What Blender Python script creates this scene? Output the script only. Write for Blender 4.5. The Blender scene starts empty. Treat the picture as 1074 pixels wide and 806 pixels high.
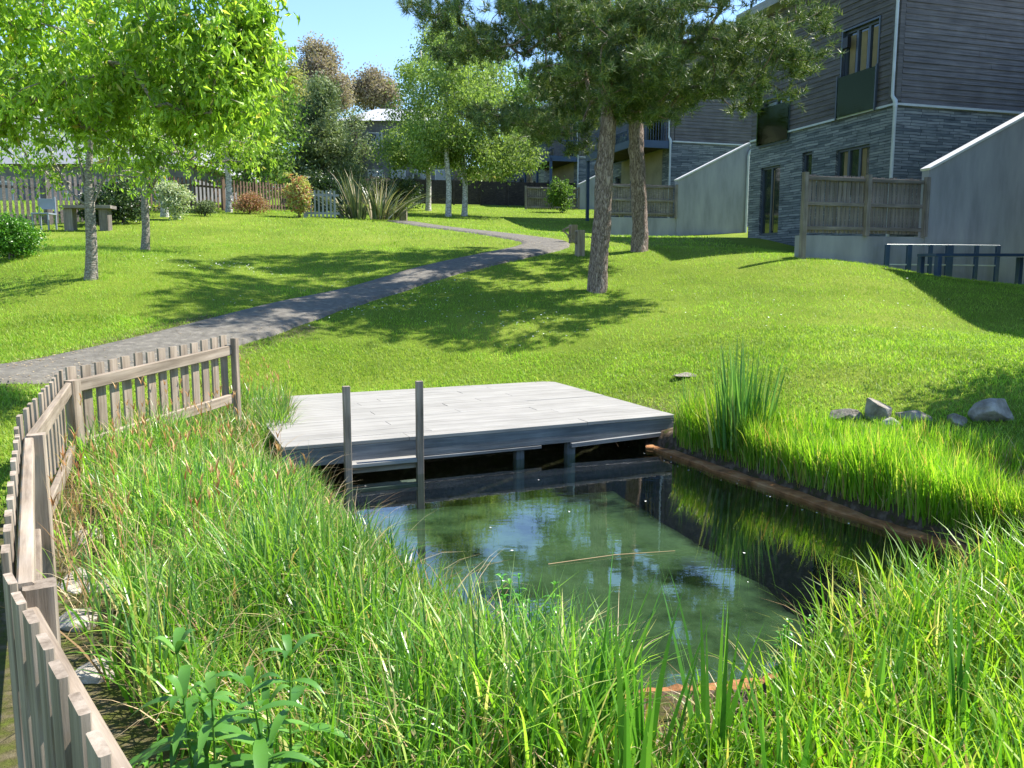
import bpy, math, random
import numpy as np
from mathutils import Vector, Matrix

RNG = np.random.default_rng(7)
random.seed(7)
H = 1.9                      # eye height above the pond
F = 870.0                    # focal length in photo pixels (photo 1074 wide)
TH = math.atan(117.0 / 870.0)
CT, ST = math.cos(TH), math.sin(TH)
SUN_AZ = (0.93, 0.36)      # direction towards the sun on the ground
SUN_EL = math.radians(52)

def ray(px, py):
    u, v = (px - 537.0) / F, (403.0 - py) / F
    return np.array([u, CT + v * ST, -ST + v * CT])
def P(px, py, d):            # point seen at px,py standing d metres ahead
    r = ray(px, py); r = r * (d / r[1])
    return np.array([r[0], r[1], H + r[2]])
def G(px, py, z=0.0):        # point seen at px,py on the level z
    r = ray(px, py); s = (z - H) / r[2]
    return np.array([r[0] * s, r[1] * s, z])

scene = bpy.context.scene
COL = scene.collection

# ------------------------------------------------------------------ objects
def tag(o, label=None, cat=None, group=None, kind=None):
    if label: o['label'] = label
    if cat: o['category'] = cat
    if group: o['group'] = group
    if kind: o['kind'] = kind
    return o
def empty(name, loc, label, cat, group=None):
    o = bpy.data.objects.new(name, None); COL.objects.link(o)
    o.location = Vector(loc); o.empty_display_size = .3
    return tag(o, label, cat, group)
def raw_mesh(name, V, faces, mat, smooth=False):
    """faces: list of int arrays (n,3) or (n,4)"""
    me = bpy.data.meshes.new(name)
    V = np.asarray(V, dtype=np.float32)
    me.vertices.add(len(V)); me.vertices.foreach_set('co', V.ravel())
    faces = [np.asarray(f, dtype=np.int32) for f in faces if len(f)]
    nl = sum(f.size for f in faces); nf = sum(len(f) for f in faces)
    me.loops.add(nl); me.polygons.add(nf)
    me.loops.foreach_set('vertex_index', np.concatenate([f.ravel() for f in faces]))
    tot = np.concatenate([np.full(len(f), f.shape[1], dtype=np.int32) for f in faces])
    st = np.concatenate([[0], np.cumsum(tot)[:-1]]).astype(np.int32)
    me.polygons.foreach_set('loop_start', st); me.polygons.foreach_set('loop_total', tot)
    me.polygons.foreach_set('use_smooth', np.full(nf, bool(smooth)))
    me.update(calc_edges=True); me.validate()
    if mat: me.materials.append(mat)
    return me
def mesh_obj(name, V, faces, mat, parent=None, smooth=False, origin=None):
    V = np.asarray(V, dtype=float)
    if parent is not None: org = np.array(parent.location)
    elif origin is not None: org = np.array(origin, dtype=float)
    else: org = np.zeros(3)
    me = raw_mesh(name, V - org, faces, mat, smooth)
    o = bpy.data.objects.new(name, me); COL.objects.link(o)
    if parent is not None: o.parent = parent
    else: o.location = Vector(org)
    return o
class MB:
    def __init__(s): s.V = []; s.Q = []; s.T = []; s.n = 0
    def add(s, V, Q=None, T=None):
        V = np.asarray(V, dtype=float)
        if Q is not None and len(Q): s.Q.append(np.asarray(Q) + s.n)
        if T is not None and len(T): s.T.append(np.asarray(T) + s.n)
        s.V.append(V); s.n += len(V); return s
    def obox(s, c, a, b, h):  # centre, three half-axis vectors
        c, a, b, h = map(lambda q: np.asarray(q, float), (c, a, b, h))
        V = [c + i*a + j*b + k*h for k in (-1, 1) for j in (-1, 1) for i in (-1, 1)]
        Q = [[0,2,3,1],[4,5,7,6],[0,1,5,4],[1,3,7,5],[3,2,6,7],[2,0,4,6]]
        return s.add(V, Q)
    def build(s, name, mat, parent=None, smooth=False, origin=None):
        f = []
        if s.Q: f.append(np.concatenate(s.Q))
        if s.T: f.append(np.concatenate(s.T))
        return mesh_obj(name, np.concatenate(s.V), f, mat, parent, smooth, origin)

def board(name, p0, p1, w, t, mat, parent=None, side=None, bevel=.003, warp=.004, origin=None):
    """a beam from p0 to p1; w = size along 'side', t = the other; grain along local X"""
    p0, p1 = np.asarray(p0, float), np.asarray(p1, float)
    L = np.linalg.norm(p1 - p0); x = (p1 - p0) / L
    side = np.array([0, 0, 1.]) if side is None else np.asarray(side, float)
    y = side - x * side.dot(x)
    if np.linalg.norm(y) < 1e-4: y = np.array([1., 0, 0]) - x * x[0]
    y /= np.linalg.norm(y); z = np.cross(x, y)
    n = max(1, int(L / .35)); V = []; Q = []
    ch = min(bevel, w*.3, t*.3)
    prof = [(-w/2+ch,-t/2),(w/2-ch,-t/2),(w/2,-t/2+ch),(w/2,t/2-ch),(w/2-ch,t/2),(-w/2+ch,t/2),(-w/2,t/2-ch),(-w/2,-t/2+ch)]
    r = random.Random(hash((round(p0[0],3), round(p0[1],3), round(p1[2],3))) & 0xffff)
    wy, wz = r.uniform(-warp, warp), r.uniform(-warp, warp)
    for i in range(n + 1):
        s = i / n; b = math.sin(math.pi * s)
        for (a, c) in prof:
            V.append((L*s, a + wy*b, c + wz*b))
    for i in range(n):
        for k in range(8):
            k2 = (k + 1) % 8
            Q.append((i*8+k, i*8+k2, (i+1)*8+k2, (i+1)*8+k))
    T = []
    for base, flip in ((0, True), (n*8, False)):
        for k in range(1, 7):
            tr = (base, base+k, base+k+1)
            T.append(tr[::-1] if flip else tr)
    me = raw_mesh(name, V, [Q, T], mat)
    o = bpy.data.objects.new(name, me); COL.objects.link(o)
    M = Matrix(((x[0],y[0],z[0],p0[0]),(x[1],y[1],z[1],p0[1]),(x[2],y[2],z[2],p0[2]),(0,0,0,1)))
    if parent is not None:
        o.parent = parent; M = Matrix.Translation(-parent.location) @ M
    o.matrix_basis = M
    return o

def tube(mb, pts, rad, n=6, cap=False):
    pts = np.asarray(pts, float); rad = np.asarray(rad, float); m = len(pts)
    tan = np.gradient(pts, axis=0); tan /= np.linalg.norm(tan, axis=1)[:, None] + 1e-9
    ref = np.array([0.31, 0.95, 0.02]) if abs(tan[:, 2]).mean() > .6 else np.array([0, 0, 1.])
    a = np.cross(tan, ref); a /= np.linalg.norm(a, axis=1)[:, None] + 1e-9
    b = np.cross(tan, a)
    ang = np.arange(n) * 2 * math.pi / n
    V = pts[:, None, :] + rad[:, None, None] * (a[:, None, :]*np.cos(ang)[None, :, None] + b[:, None, :]*np.sin(ang)[None, :, None])
    V = V.reshape(-1, 3)
    i = np.arange(m-1)[:, None]; k = np.arange(n)[None, :]; k2 = (k+1) % n
    Q = np.stack([i*n+k, i*n+k2, (i+1)*n+k2, (i+1)*n+k], -1).reshape(-1, 4)
    T = []
    if cap:
        V = np.vstack([V, pts[-1]]); e = len(V)-1
        T = [((m-1)*n+q, (m-1)*n+(q+1) % n, e) for q in range(n)]
    mb.add(V, Q, T if len(T) else None)

def copy_tree(o, parent=None):
    c = o.copy(); COL.objects.link(c)
    if parent is not None: c.parent = parent
    for ch in [x for x in bpy.data.objects if x.parent == o and x.users_collection]:
        copy_tree(ch, c)
    return c

# ------------------------------------------------------------------ materials
def newmat(name):
    m = bpy.data.materials.new(name); m.use_nodes = True
    nt = m.node_tree; nt.nodes.clear()
    out = nt.nodes.new('ShaderNodeOutputMaterial')
    return m, nt, out
class NT:
    def __init__(s, nt): s.nt = nt
    def n(s, t, **kw):
        nd = s.nt.nodes.new(t)
        for k, v in kw.items():
            if k.startswith('_'): setattr(nd, k[1:], v)
            else: nd.inputs[k.replace('__', ' ')].default_value = v
        return nd
    def l(s, a, b): s.nt.links.new(a, b)
def ramp(N, stops):
    r = N.n('ShaderNodeValToRGB'); cr = r.color_ramp
    while len(cr.elements) > 1: cr.elements.remove(cr.elements[-1])
    cr.elements[0].position = stops[0][0]; cr.elements[0].color = (*stops[0][1], 1)
    for p, c in stops[1:]:
        e = cr.elements.new(p); e.color = (*c, 1)
    return r
def leaf_mat(name, stops, trans=.35, rough=.5, spec=.35, patch=0, tcol=1.5, dull=None):
    """stops: colour ramp over a random number per leaf"""
    m, nt, out = newmat(name); N = NT(nt)
    g = N.n('ShaderNodeNewGeometry'); r = ramp(N, stops)
    N.l(g.outputs['Random Per Island'], r.inputs[0]); col = r.outputs[0]
    if patch:
        tc = N.n('ShaderNodeTexCoord'); nz = N.n('ShaderNodeTexNoise', Scale=patch, Detail=3.0)
        N.l(tc.outputs['Object'], nz.inputs['Vector'])
        hs = N.n('ShaderNodeHueSaturation'); mr = N.n('ShaderNodeMapRange')
        mr.inputs[1].default_value = .3; mr.inputs[2].default_value = .7
        mr.inputs[3].default_value = .7; mr.inputs[4].default_value = 1.3
        N.l(nz.outputs[0], mr.inputs[0]); N.l(mr.outputs[0], hs.inputs['Value']); N.l(col, hs.inputs['Color'])
        col = hs.outputs[0]
        if dull:
            nd = N.n('ShaderNodeTexNoise', Scale=.55, Detail=7.0, Roughness=.65); N.l(tc.outputs['Object'], nd.inputs['Vector'])
            rd = ramp(N, [(.47,(0,0,0)),(.72,(.65,.65,.65))]); N.l(nd.outputs[0], rd.inputs[0])
            md = N.n('ShaderNodeMixRGB'); md.inputs[2].default_value = (*dull, 1); N.l(rd.outputs[0], md.inputs[0]); N.l(col, md.inputs[1]); col = md.outputs[0]
    p = N.n('ShaderNodeBsdfPrincipled', Roughness=rough); p.inputs['Specular IOR Level'].default_value = spec
    N.l(col, p.inputs['Base Color'])
    t = N.n('ShaderNodeBsdfTranslucent'); mc = N.n('ShaderNodeVectorMath', _operation='MULTIPLY')
    mc.inputs[1].default_value = (tcol*1.1, tcol*1.15, tcol*.6)
    N.l(col, mc.inputs[0]); N.l(mc.outputs[0], t.inputs[0])
    mx = N.n('ShaderNodeMixShader', Fac=trans); N.l(p.outputs[0], mx.inputs[1]); N.l(t.outputs[0], mx.inputs[2])
    N.l(mx.outputs[0], out.inputs[0]); return m
def wood_mat(name, c1, c2, c3, scale=1.0, rough=.8, axis=0, bump=.35, moss=None, var=1.0, stretch=None):
    m, nt, out = newmat(name); N = NT(nt)
    tc = N.n('ShaderNodeTexCoord'); oi = N.n('ShaderNodeObjectInfo')
    sc = [22*scale]*3; sc[axis] = 1.2*scale; sc = stretch or sc
    mp = N.n('ShaderNodeMapping'); mp.inputs['Scale'].default_value = sc
    N.l(tc.outputs['Object'], mp.inputs[0])
    cm = N.n('ShaderNodeCombineXYZ'); ml = N.n('ShaderNodeMath', _operation='MULTIPLY'); ml.inputs[1].default_value = 37.0
    N.l(oi.outputs['Random'], ml.inputs[0])
    for k in range(3): N.l(ml.outputs[0], cm.inputs[k])
    N.l(cm.outputs[0], mp.inputs['Location'])
    n1 = N.n('ShaderNodeTexNoise', Scale=1.0, Detail=8.0, Roughness=.65); N.l(mp.outputs[0], n1.inputs['Vector'])
    r = ramp(N, [(.3, c1), (.5, c2), (.72, c3)]); N.l(n1.outputs[0], r.inputs[0])
    n2 = N.n('ShaderNodeTexNoise', Scale=2.2*scale, Detail=4.0); N.l(tc.outputs['Object'], n2.inputs['Vector'])
    mr = N.n('ShaderNodeMapRange'); mr.inputs[1].default_value = .3; mr.inputs[2].default_value = .7
    mr.inputs[3].default_value = 1-.28*var; mr.inputs[4].default_value = 1+.18*var
    N.l(n2.outputs[0], mr.inputs[0])
    mr2 = N.n('ShaderNodeMapRange'); mr2.inputs[3].default_value = 1-.18*var; mr2.inputs[4].default_value = 1+.15*var
    N.l(oi.outputs['Random'], mr2.inputs[0])
    mu = N.n('ShaderNodeMath', _operation='MULTIPLY'); N.l(mr.outputs[0], mu.inputs[0]); N.l(mr2.outputs[0], mu.inputs[1])
    hs = N.n('ShaderNodeHueSaturation'); N.l(mu.outputs[0], hs.inputs['Value']); N.l(r.outputs[0], hs.inputs['Color'])
    col = hs.outputs[0]
    if moss:
        n3 = N.n('ShaderNodeTexNoise', Scale=5.0, Detail=6.0); N.l(tc.outputs['Object'], n3.inputs['Vector'])
        r3 = ramp(N, [(.52, (0,0,0)), (.68, (1,1,1))]); N.l(n3.outputs[0], r3.inputs[0])
        mx = N.n('ShaderNodeMixRGB'); mx.inputs[2].default_value = (*moss, 1)
        N.l(r3.outputs[0], mx.inputs[0]); N.l(col, mx.inputs[1]); col = mx.outputs[0]
    p = N.n('ShaderNodeBsdfPrincipled', Roughness=rough); N.l(col, p.inputs['Base Color'])
    p.inputs['Specular IOR Level'].default_value = .2
    bp = N.n('ShaderNodeBump', Strength=bump, Distance=.01); N.l(n1.outputs[0], bp.inputs['Height']); N.l(bp.outputs[0], p.inputs['Normal'])
    N.l(p.outputs[0], out.inputs[0]); return m
def noise_mat(name, stops, scale=5, detail=8, rough=.85, bump=.3, bscale=None, stretch=(1,1,1), spec=.3, dist=.03):
    m, nt, out = newmat(name); N = NT(nt)
    tc = N.n('ShaderNodeTexCoord'); mp = N.n('ShaderNodeMapping'); mp.inputs['Scale'].default_value = stretch
    N.l(tc.outputs['Object'], mp.inputs[0])
    n1 = N.n('ShaderNodeTexNoise', Scale=scale, Detail=detail, Roughness=.6); N.l(mp.outputs[0], n1.inputs['Vector'])
    r = ramp(N, stops); N.l(n1.outputs[0], r.inputs[0])
    p = N.n('ShaderNodeBsdfPrincipled', Roughness=rough); p.inputs['Specular IOR Level'].default_value = spec
    N.l(r.outputs[0], p.inputs['Base Color'])
    n2 = N.n('ShaderNodeTexNoise', Scale=bscale or scale*3, Detail=8.0, Roughness=.7); N.l(mp.outputs[0], n2.inputs['Vector'])
    bp = N.n('ShaderNodeBump', Strength=bump, Distance=dist); N.l(n2.outputs[0], bp.inputs['Height']); N.l(bp.outputs[0], p.inputs['Normal'])
    N.l(p.outputs[0], out.inputs[0]); return m
def bark_mat(name, c1, c2, c3, sc=9, bump=1.0, vert=.22):
    m, nt, out = newmat(name); N = NT(nt)
    tc = N.n('ShaderNodeTexCoord'); mp = N.n('ShaderNodeMapping'); mp.inputs['Scale'].default_value = (1, 1, vert)
    N.l(tc.outputs['Object'], mp.inputs[0])
    nz = N.n('ShaderNodeTexNoise', Scale=sc*.8, Detail=5.0); N.l(mp.outputs[0], nz.inputs['Vector'])
    ad = N.n('ShaderNodeMixRGB', _blend_type='ADD', Fac=.35); N.l(mp.outputs[0], ad.inputs[1]); N.l(nz.outputs['Color'], ad.inputs[2])
    vo = N.n('ShaderNodeTexVoronoi', Scale=sc, _feature='DISTANCE_TO_EDGE'); N.l(ad.outputs[0], vo.inputs['Vector'])
    n2 = N.n('ShaderNodeTexNoise', Scale=sc*3, Detail=8.0); N.l(mp.outputs[0], n2.inputs['Vector'])
    mu = N.n('ShaderNodeMath', _operation='MULTIPLY_ADD'); mu.inputs[1].default_value = 1.6
    N.l(vo.outputs[0], mu.inputs[0])
    h = N.n('ShaderNodeMath', _operation='MULTIPLY'); h.inputs[1].default_value = .6; N.l(n2.outputs[0], h.inputs[0]); N.l(h.outputs[0], mu.inputs[2])
    r = ramp(N, [(.22, c1), (.42, c2), (.75, c3)]); N.l(mu.outputs[0], r.inputs[0])
    p = N.n('ShaderNodeBsdfPrincipled', Roughness=.9); p.inputs['Specular IOR Level'].default_value = .15
    N.l(r.outputs[0], p.inputs['Base Color'])
    bp = N.n('ShaderNodeBump', Strength=bump, Distance=.03); N.l(mu.outputs[0], bp.inputs['Height']); N.l(bp.outputs[0], p.inputs['Normal'])
    N.l(p.outputs[0], out.inputs[0]); return m
def plain_mat(name, c, rough=.5, metal=0, spec=.5):
    m, nt, out = newmat(name); N = NT(nt)
    tc = N.n('ShaderNodeTexCoord'); n1 = N.n('ShaderNodeTexNoise', Scale=3.0, Detail=6.0); N.l(tc.outputs['Object'], n1.inputs['Vector'])
    r = ramp(N, [(.3, tuple(k*.85 for k in c)), (.7, tuple(min(1, k*1.1) for k in c))]); N.l(n1.outputs[0], r.inputs[0])
    p = N.n('ShaderNodeBsdfPrincipled', Roughness=rough, Metallic=metal); p.inputs['Specular IOR Level'].default_value = spec
    N.l(r.outputs[0], p.inputs['Base Color']); N.l(p.outputs[0], out.inputs[0]); return m

M = {}
M['fence'] = wood_mat('weathered_fence', (.12,.092,.066), (.27,.22,.17), (.40,.335,.27))
M['deck'] = wood_mat('bleached_deck', (.19,.18,.165), (.27,.26,.24), (.325,.31,.29), scale=1, bump=.12, var=.35)
M['deckside'] = wood_mat('deck_fascia', (.09,.095,.10), (.17,.175,.18), (.27,.27,.265))
M['post'] = wood_mat('grey_post', (.13,.105,.08), (.27,.225,.18), (.40,.345,.29))
M['farfence'] = wood_mat('old_trellis', (.11,.095,.085), (.19,.165,.15), (.28,.25,.23))
M['brownfence'] = wood_mat('brown_fence', (.08,.05,.035), (.15,.10,.07), (.22,.15,.11))
M['darkfence'] = wood_mat('dark_fence', (.025,.02,.02), (.05,.04,.035), (.08,.065,.055))
M['clad'] = wood_mat('grey_cladding', (.065,.06,.06), (.115,.107,.107), (.175,.165,.16), stretch=(1.0,1.0,26.0), var=.6)
M['stoneledge'] = noise_mat('rusty_ledge', [(.3,(.10,.045,.015)),(.5,(.30,.13,.045)),(.7,(.40,.22,.10))], 6, bump=.5)
M['rock'] = noise_mat('grey_rock', [(.3,(.10,.085,.065)),(.5,(.27,.24,.195)),(.7,(.48,.44,.38))], 5, bump=.9, dist=.04)
M['palerock'] = noise_mat('pale_rock', [(.3,(.22,.19,.15)),(.5,(.40,.36,.30)),(.7,(.55,.51,.44))], 7, bump=.8, dist=.03)
M['concrete'] = noise_mat('render_wall', [(.32,(.21,.215,.24)),(.5,(.28,.285,.315)),(.7,(.34,.345,.37))], 1.6, bump=.08, stretch=(1.3,1.3,.28))
M['path'] = noise_mat('gravel_path', [(.3,(.085,.075,.066)),(.42,(.115,.105,.088)),(.55,(.14,.128,.108)),(.72,(.22,.20,.165))], 9, detail=14, bump=.6, bscale=110, dist=.01)
M['coping'] = plain_mat('white_coping', (.55,.55,.56), .6)
M['pipe'] = plain_mat('grey_pipe', (.45,.48,.48), .35)
M['bluepaint'] = plain_mat('blue_paint', (.035,.065,.12), .4)
M['frame'] = plain_mat('window_frame_paint', (.05,.065,.09), .4)
M['darkmetal'] = plain_mat('black_metal', (.012,.013,.016), .5)
M['slate'] = noise_mat('slate_roof', [(.3,(.20,.205,.22)),(.7,(.30,.31,.33))], 3, stretch=(1,1,12), bump=.3)
M['whiteroof'] = plain_mat('pale_roof', (.36,.37,.40), .7)
M['farwall'] = noise_mat('far_wall', [(.3,(.10,.10,.11)),(.7,(.2,.2,.22))], 2)
M['terracotta'] = plain_mat('terracotta', (.35,.09,.05), .7)
M['warmwall'] = noise_mat('buff_wall', [(.3,(.20,.18,.12)),(.7,(.28,.25,.17))], 2, bump=.05)
def glass_mat(name, tint):
    m, nt, out = newmat(name); N = NT(nt)
    p = N.n('ShaderNodeBsdfPrincipled', Roughness=.04); p.inputs['Base Color'].default_value = (*tint, 1)
    p.inputs['IOR'].default_value = 1.8
    tc = N.n('ShaderNodeTexCoord'); nz = N.n('ShaderNodeTexNoise', Scale=.8, Detail=1.0); N.l(tc.outputs['Object'], nz.inputs['Vector'])
    bp = N.n('ShaderNodeBump', Strength=.06, Distance=.1); N.l(nz.outputs[0], bp.inputs['Height']); N.l(bp.outputs[0], p.inputs['Normal'])
    N.l(p.outputs[0], out.inputs[0]); return m
M['glass'] = glass_mat('window_glass', (.02,.03,.025))
M['curtain'] = plain_mat('ochre_curtain', (.22,.17,.08), .9)
M['boardedge'] = plain_mat('pale_board_edge', (.33,.33,.37), .6)
def balu():
    m, nt, out = newmat('green_balcony_glass'); N = NT(nt)
    fr = N.n('ShaderNodeFresnel', IOR=1.6); g = N.n('ShaderNodeBsdfGlossy', Roughness=.05); g.inputs[0].default_value = (.30,.36,.2,1); t = N.n('ShaderNodeBsdfTransparent')
    t.inputs[0].default_value = (.75,.9,.62,1); mx = N.n('ShaderNodeMixShader'); N.l(fr.outputs[0], mx.inputs[0])
    N.l(t.outputs[0], mx.inputs[1]); N.l(g.outputs[0], mx.inputs[2]); N.l(mx.outputs[0], out.inputs[0]); return m
M['balglass'] = balu()
def stone_mat():
    m, nt, out = newmat('slate_stone_wall'); N = NT(nt)
    tc = N.n('ShaderNodeTexCoord'); nz = N.n('ShaderNodeTexNoise', Scale=1.5, Detail=2.0); N.l(tc.outputs['UV'], nz.inputs['Vector'])
    ad = N.n('ShaderNodeMixRGB', _blend_type='ADD', Fac=.06); N.l(tc.outputs['UV'], ad.inputs[1]); N.l(nz.outputs['Color'], ad.inputs[2])
    cols = []
    br = N.n('ShaderNodeTexBrick', Scale=1.0); br.inputs['Brick Width'].default_value = .55; br.inputs['Row Height'].default_value = .075
    br.inputs['Mortar Size'].default_value = .008; br.inputs['Mortar Smooth'].default_value = .3; br.inputs['Bias'].default_value = -.1
    br.inputs['Color1'].default_value = (.085,.105,.12,1); br.inputs['Color2'].default_value = (.24,.26,.27,1); br.inputs['Mortar'].default_value = (.025,.03,.035,1)
    br.offset = .37; br.squash = 1.7; br.squash_frequency = 3
    N.l(ad.outputs[0], br.inputs['Vector'])
    n2 = N.n('ShaderNodeTexNoise', Scale=3.0, Detail=6.0); mp = N.n('ShaderNodeMapping'); mp.inputs['Scale'].default_value = (.8, 5, 1)
    N.l(tc.outputs['UV'], mp.inputs[0]); N.l(mp.outputs[0], n2.inputs['Vector'])
    r2 = ramp(N, [(.3,(.35,.36,.38)),(.45,(.9,.9,.9)),(.7,(1.25,1.22,1.15))]); N.l(n2.outputs[0], r2.inputs[0])
    mu = N.n('ShaderNodeMixRGB', _blend_type='MULTIPLY', Fac=1.0); N.l(br.outputs[0], mu.inputs[1]); N.l(r2.outputs[0], mu.inputs[2])
    p = N.n('ShaderNodeBsdfPrincipled', Roughness=.75); N.l(mu.outputs[0], p.inputs['Base Color'])
    bp = N.n('ShaderNodeBump', Strength=.8, Distance=.02); N.l(mu.outputs[0], bp.inputs['Height']); N.l(bp.outputs[0], p.inputs['Normal'])
    N.l(p.outputs[0], out.inputs[0]); return m
M['stone'] = stone_mat()

M['bark_pine'] = bark_mat('pine_bark', (.055,.038,.03), (.22,.165,.135), (.42,.335,.285), 15, vert=.22)
M['bark_cherry'] = bark_mat('cherry_bark', (.09,.08,.07), (.22,.195,.165), (.34,.31,.27), 10, .5, vert=2.2)
M['bark_birch'] = bark_mat('birch_bark', (.06,.05,.045), (.42,.40,.37), (.60,.58,.55), 5, .3, vert=1.6)
M['bark_grey'] = bark_mat('grey_bark', (.05,.04,.035), (.13,.105,.09), (.2,.17,.15), 8)
M['l_cherry'] = leaf_mat('cherry_leaf', [(0,(.10,.18,.02)),(.45,(.19,.30,.035)),(.95,(.30,.42,.07)),(1,(.40,.32,.10))], .5, .35, .5, patch=.7, tcol=1.9)
M['l_pine'] = leaf_mat('pine_needle', [(0,(.03,.07,.02)),(.5,(.085,.14,.035)),(.88,(.19,.25,.07)),(1,(.28,.28,.10))], .18, .45, .4, patch=.6)
M['l_birch'] = leaf_mat('birch_leaf', [(0,(.09,.15,.035)),(.5,(.17,.25,.06)),(1,(.28,.36,.12))], .4, .5, .2, patch=.5, tcol=1.6)
M['l_conifer'] = leaf_mat('conifer_leaf', [(0,(.07,.105,.05)),(.5,(.15,.20,.09)),(1,(.27,.32,.15))], .2, .6, .3, patch=.6)
M['l_green'] = leaf_mat('broad_leaf', [(0,(.06,.13,.02)),(.6,(.12,.22,.04)),(1,(.20,.28,.07))], .35, .5, .3, patch=.4)
M['l_bare'] = leaf_mat('bud_leaf', [(0,(.20,.17,.12)),(.5,(.30,.25,.19)),(.85,(.38,.32,.25)),(1,(.27,.28,.15))], .2, .7, .1, patch=.25)
M['l_olive'] = leaf_mat('spring_leaf', [(0,(.14,.17,.06)),(.5,(.22,.25,.08)),(1,(.32,.28,.13))], .3, .6, .2, patch=.3)
M['l_hedge'] = leaf_mat('shrub_leaf', [(0,(.04,.12,.012)),(.6,(.09,.24,.02)),(1,(.16,.36,.04))], .3, .35, .5)
M['l_dark'] = leaf_mat('dark_leaf', [(0,(.015,.035,.012)),(.6,(.035,.07,.02)),(1,(.10,.16,.04))], .2, .35, .5)
M['l_var'] = leaf_mat('variegated_leaf', [(0,(.12,.22,.06)),(.4,(.45,.50,.30)),(1,(.62,.64,.48))], .2)
M['l_pink'] = leaf_mat('pink_yellow_leaf', [(0,(.42,.14,.10)),(.25,(.46,.26,.15)),(.4,(.42,.40,.14)),(1,(.46,.50,.16))], .25)
M['l_flax'] = leaf_mat('flax_blade', [(0,(.05,.08,.04)),(.55,(.12,.16,.07)),(.8,(.25,.26,.13)),(.9,(.55,.46,.30)),(1,(.62,.52,.38))], .15, .35, .6)
M['l_rust'] = leaf_mat('rusty_leaf', [(0,(.28,.12,.07)),(.6,(.38,.20,.12)),(1,(.28,.28,.10))], .2)
M['b_lawn'] = leaf_mat('lawn_blade', [(0,(.11,.21,.018)),(.5,(.19,.33,.03)),(.9,(.28,.43,.05)),(1,(.44,.45,.14))], .4, .5, .25, patch=.9, tcol=1.6, dull=(.25,.29,.08))
M['b_reed'] = leaf_mat('sedge_blade', [(0,(.06,.17,.018)),(.35,(.13,.30,.025)),(.72,(.24,.43,.04)),(.87,(.36,.49,.09)),(.95,(.55,.50,.24)),(1,(.42,.28,.13))], .4, .35, .55, patch=.5, tcol=1.6)
M['b_reedblue'] = leaf_mat('blue_sedge_blade', [(0,(.05,.13,.04)),(.6,(.10,.22,.06)),(.9,(.20,.32,.10)),(1,(.45,.40,.2))], .35, .35, .5)
M['b_marg'] = leaf_mat('marginal_blade', [(0,(.085,.20,.012)),(.4,(.16,.31,.018)),(.8,(.27,.42,.03)),(.93,(.42,.40,.12)),(1,(.35,.2,.08))], .4, .4, .4, patch=.5, tcol=1.6)
M['b_iris'] = leaf_mat('iris_blade', [(0,(.045,.14,.02)),(.6,(.08,.23,.03)),(1,(.16,.34,.05))], .3, .35, .5)
M['b_dry'] = leaf_mat('dry_stem', [(0,(.22,.13,.06)),(.5,(.40,.28,.15)),(1,(.55,.46,.30))], .15, .7, .2)
M['seed'] = leaf_mat('seed_head', [(0,(.30,.12,.05)),(.5,(.48,.26,.12)),(1,(.62,.48,.25))], .2, .7, .2)
M['l_willow'] = leaf_mat('waterside_leaf', [(0,(.06,.22,.02)),(.6,(.11,.33,.03)),(1,(.20,.45,.06))], .3, .3, .6)
M['l_bigleaf'] = leaf_mat('bluish_broad_leaf', [(0,(.05,.15,.025)),(.6,(.09,.23,.035)),(1,(.15,.32,.06))], .3, .35, .5)
M['b_bul'] = leaf_mat('bulrush_blade', [(0,(.05,.15,.03)),(.6,(.11,.26,.05)),(.9,(.20,.36,.08)),(1,(.40,.38,.16))], .3, .35, .5)
M['petal'] = plain_mat('daisy_petal', (.85,.85,.8), .7)
# ------------------------------------------------------------------ terrain
pix = [ # px, py, distance
 (270,416,10.4),(580,398,12.1),(430,405,11.6),(640,340,14.2),(520,350,13.8),(626,306,17),(850,330,14),(760,380,11),(1000,345,13.4),(1074,352,12.8),
 (845,270,19.2),(1000,294,20.2),(1074,300,21),(800,250,28),(735,252,33),(690,250,34),(640,248,35),(560,221,50),(450,220,46),(510,220,48),(400,228,36),
 (300,222,40),(200,221,33),(100,238,25),(95,291,15),(152,263,20),(20,268,17),(-60,300,16),(-150,330,14),(50,368,11.2),(0,330,13),(0,392,9.8),(-120,390,10),(300,300,17),
 (400,250,24),(470,241,29),(580,262,22),(530,269,20.5),(250,352,12.6),(350,326,14.6),(450,287,18),(120,380,10.6),(200,331,13.4),(670,263,21),(900,288,17.5),(740,300,17.5),
]
pts = [P(*a) for a in pix]
pts += [np.array(a, float) for a in [
 (0,0,.25),(2.5,0,.3),(-3,0,.3),(0,3.2,.16),(1.5,3.2,.2),(3,3.6,.28),(4.5,4,.4),(3.9,5.4,.22),(5.5,5.5,.5),(7,7,.8),(-1.2,5.2,.15),(-2.0,7,.15),(-3.6,6.5,.3),(-3.2,4,.28),
 (-2.6,8.3,.18),(-3.3,9.6,.26),(-5,5,.45),(-8,5,.6),(-6,9,.75),(-2,0,.3),(-5,-3,.3),(5,-3,.4),(3.0,7.8,.32),(2.2,9.4,.26),(4.3,7.9,.5),(3.4,9.4,.58),(9,9,1.1),(14,10,1.3),(12,14,1.5),
 (16,22,1.7),(25,15,1.6),(-20,10,1.2),(-22,25,3.2),(-30,40,5.2),(0,70,8.2),(-25,70,7.8),(25,60,6.0),(40,40,4.2),(15,45,5),(12,33,3.2),(8,26,2.7),(-14,38,4.9),(45,80,8),(-60,60,7.5)]]
CP = np.array(pts)
def _tps_k(r2): return np.where(r2 > 1e-9, .5*r2*np.log(np.maximum(r2, 1e-9)), 0)
_n = len(CP)
_K = _tps_k(((CP[:,None,:2]-CP[None,:,:2])**2).sum(-1)) + np.eye(_n)*1.2
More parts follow.
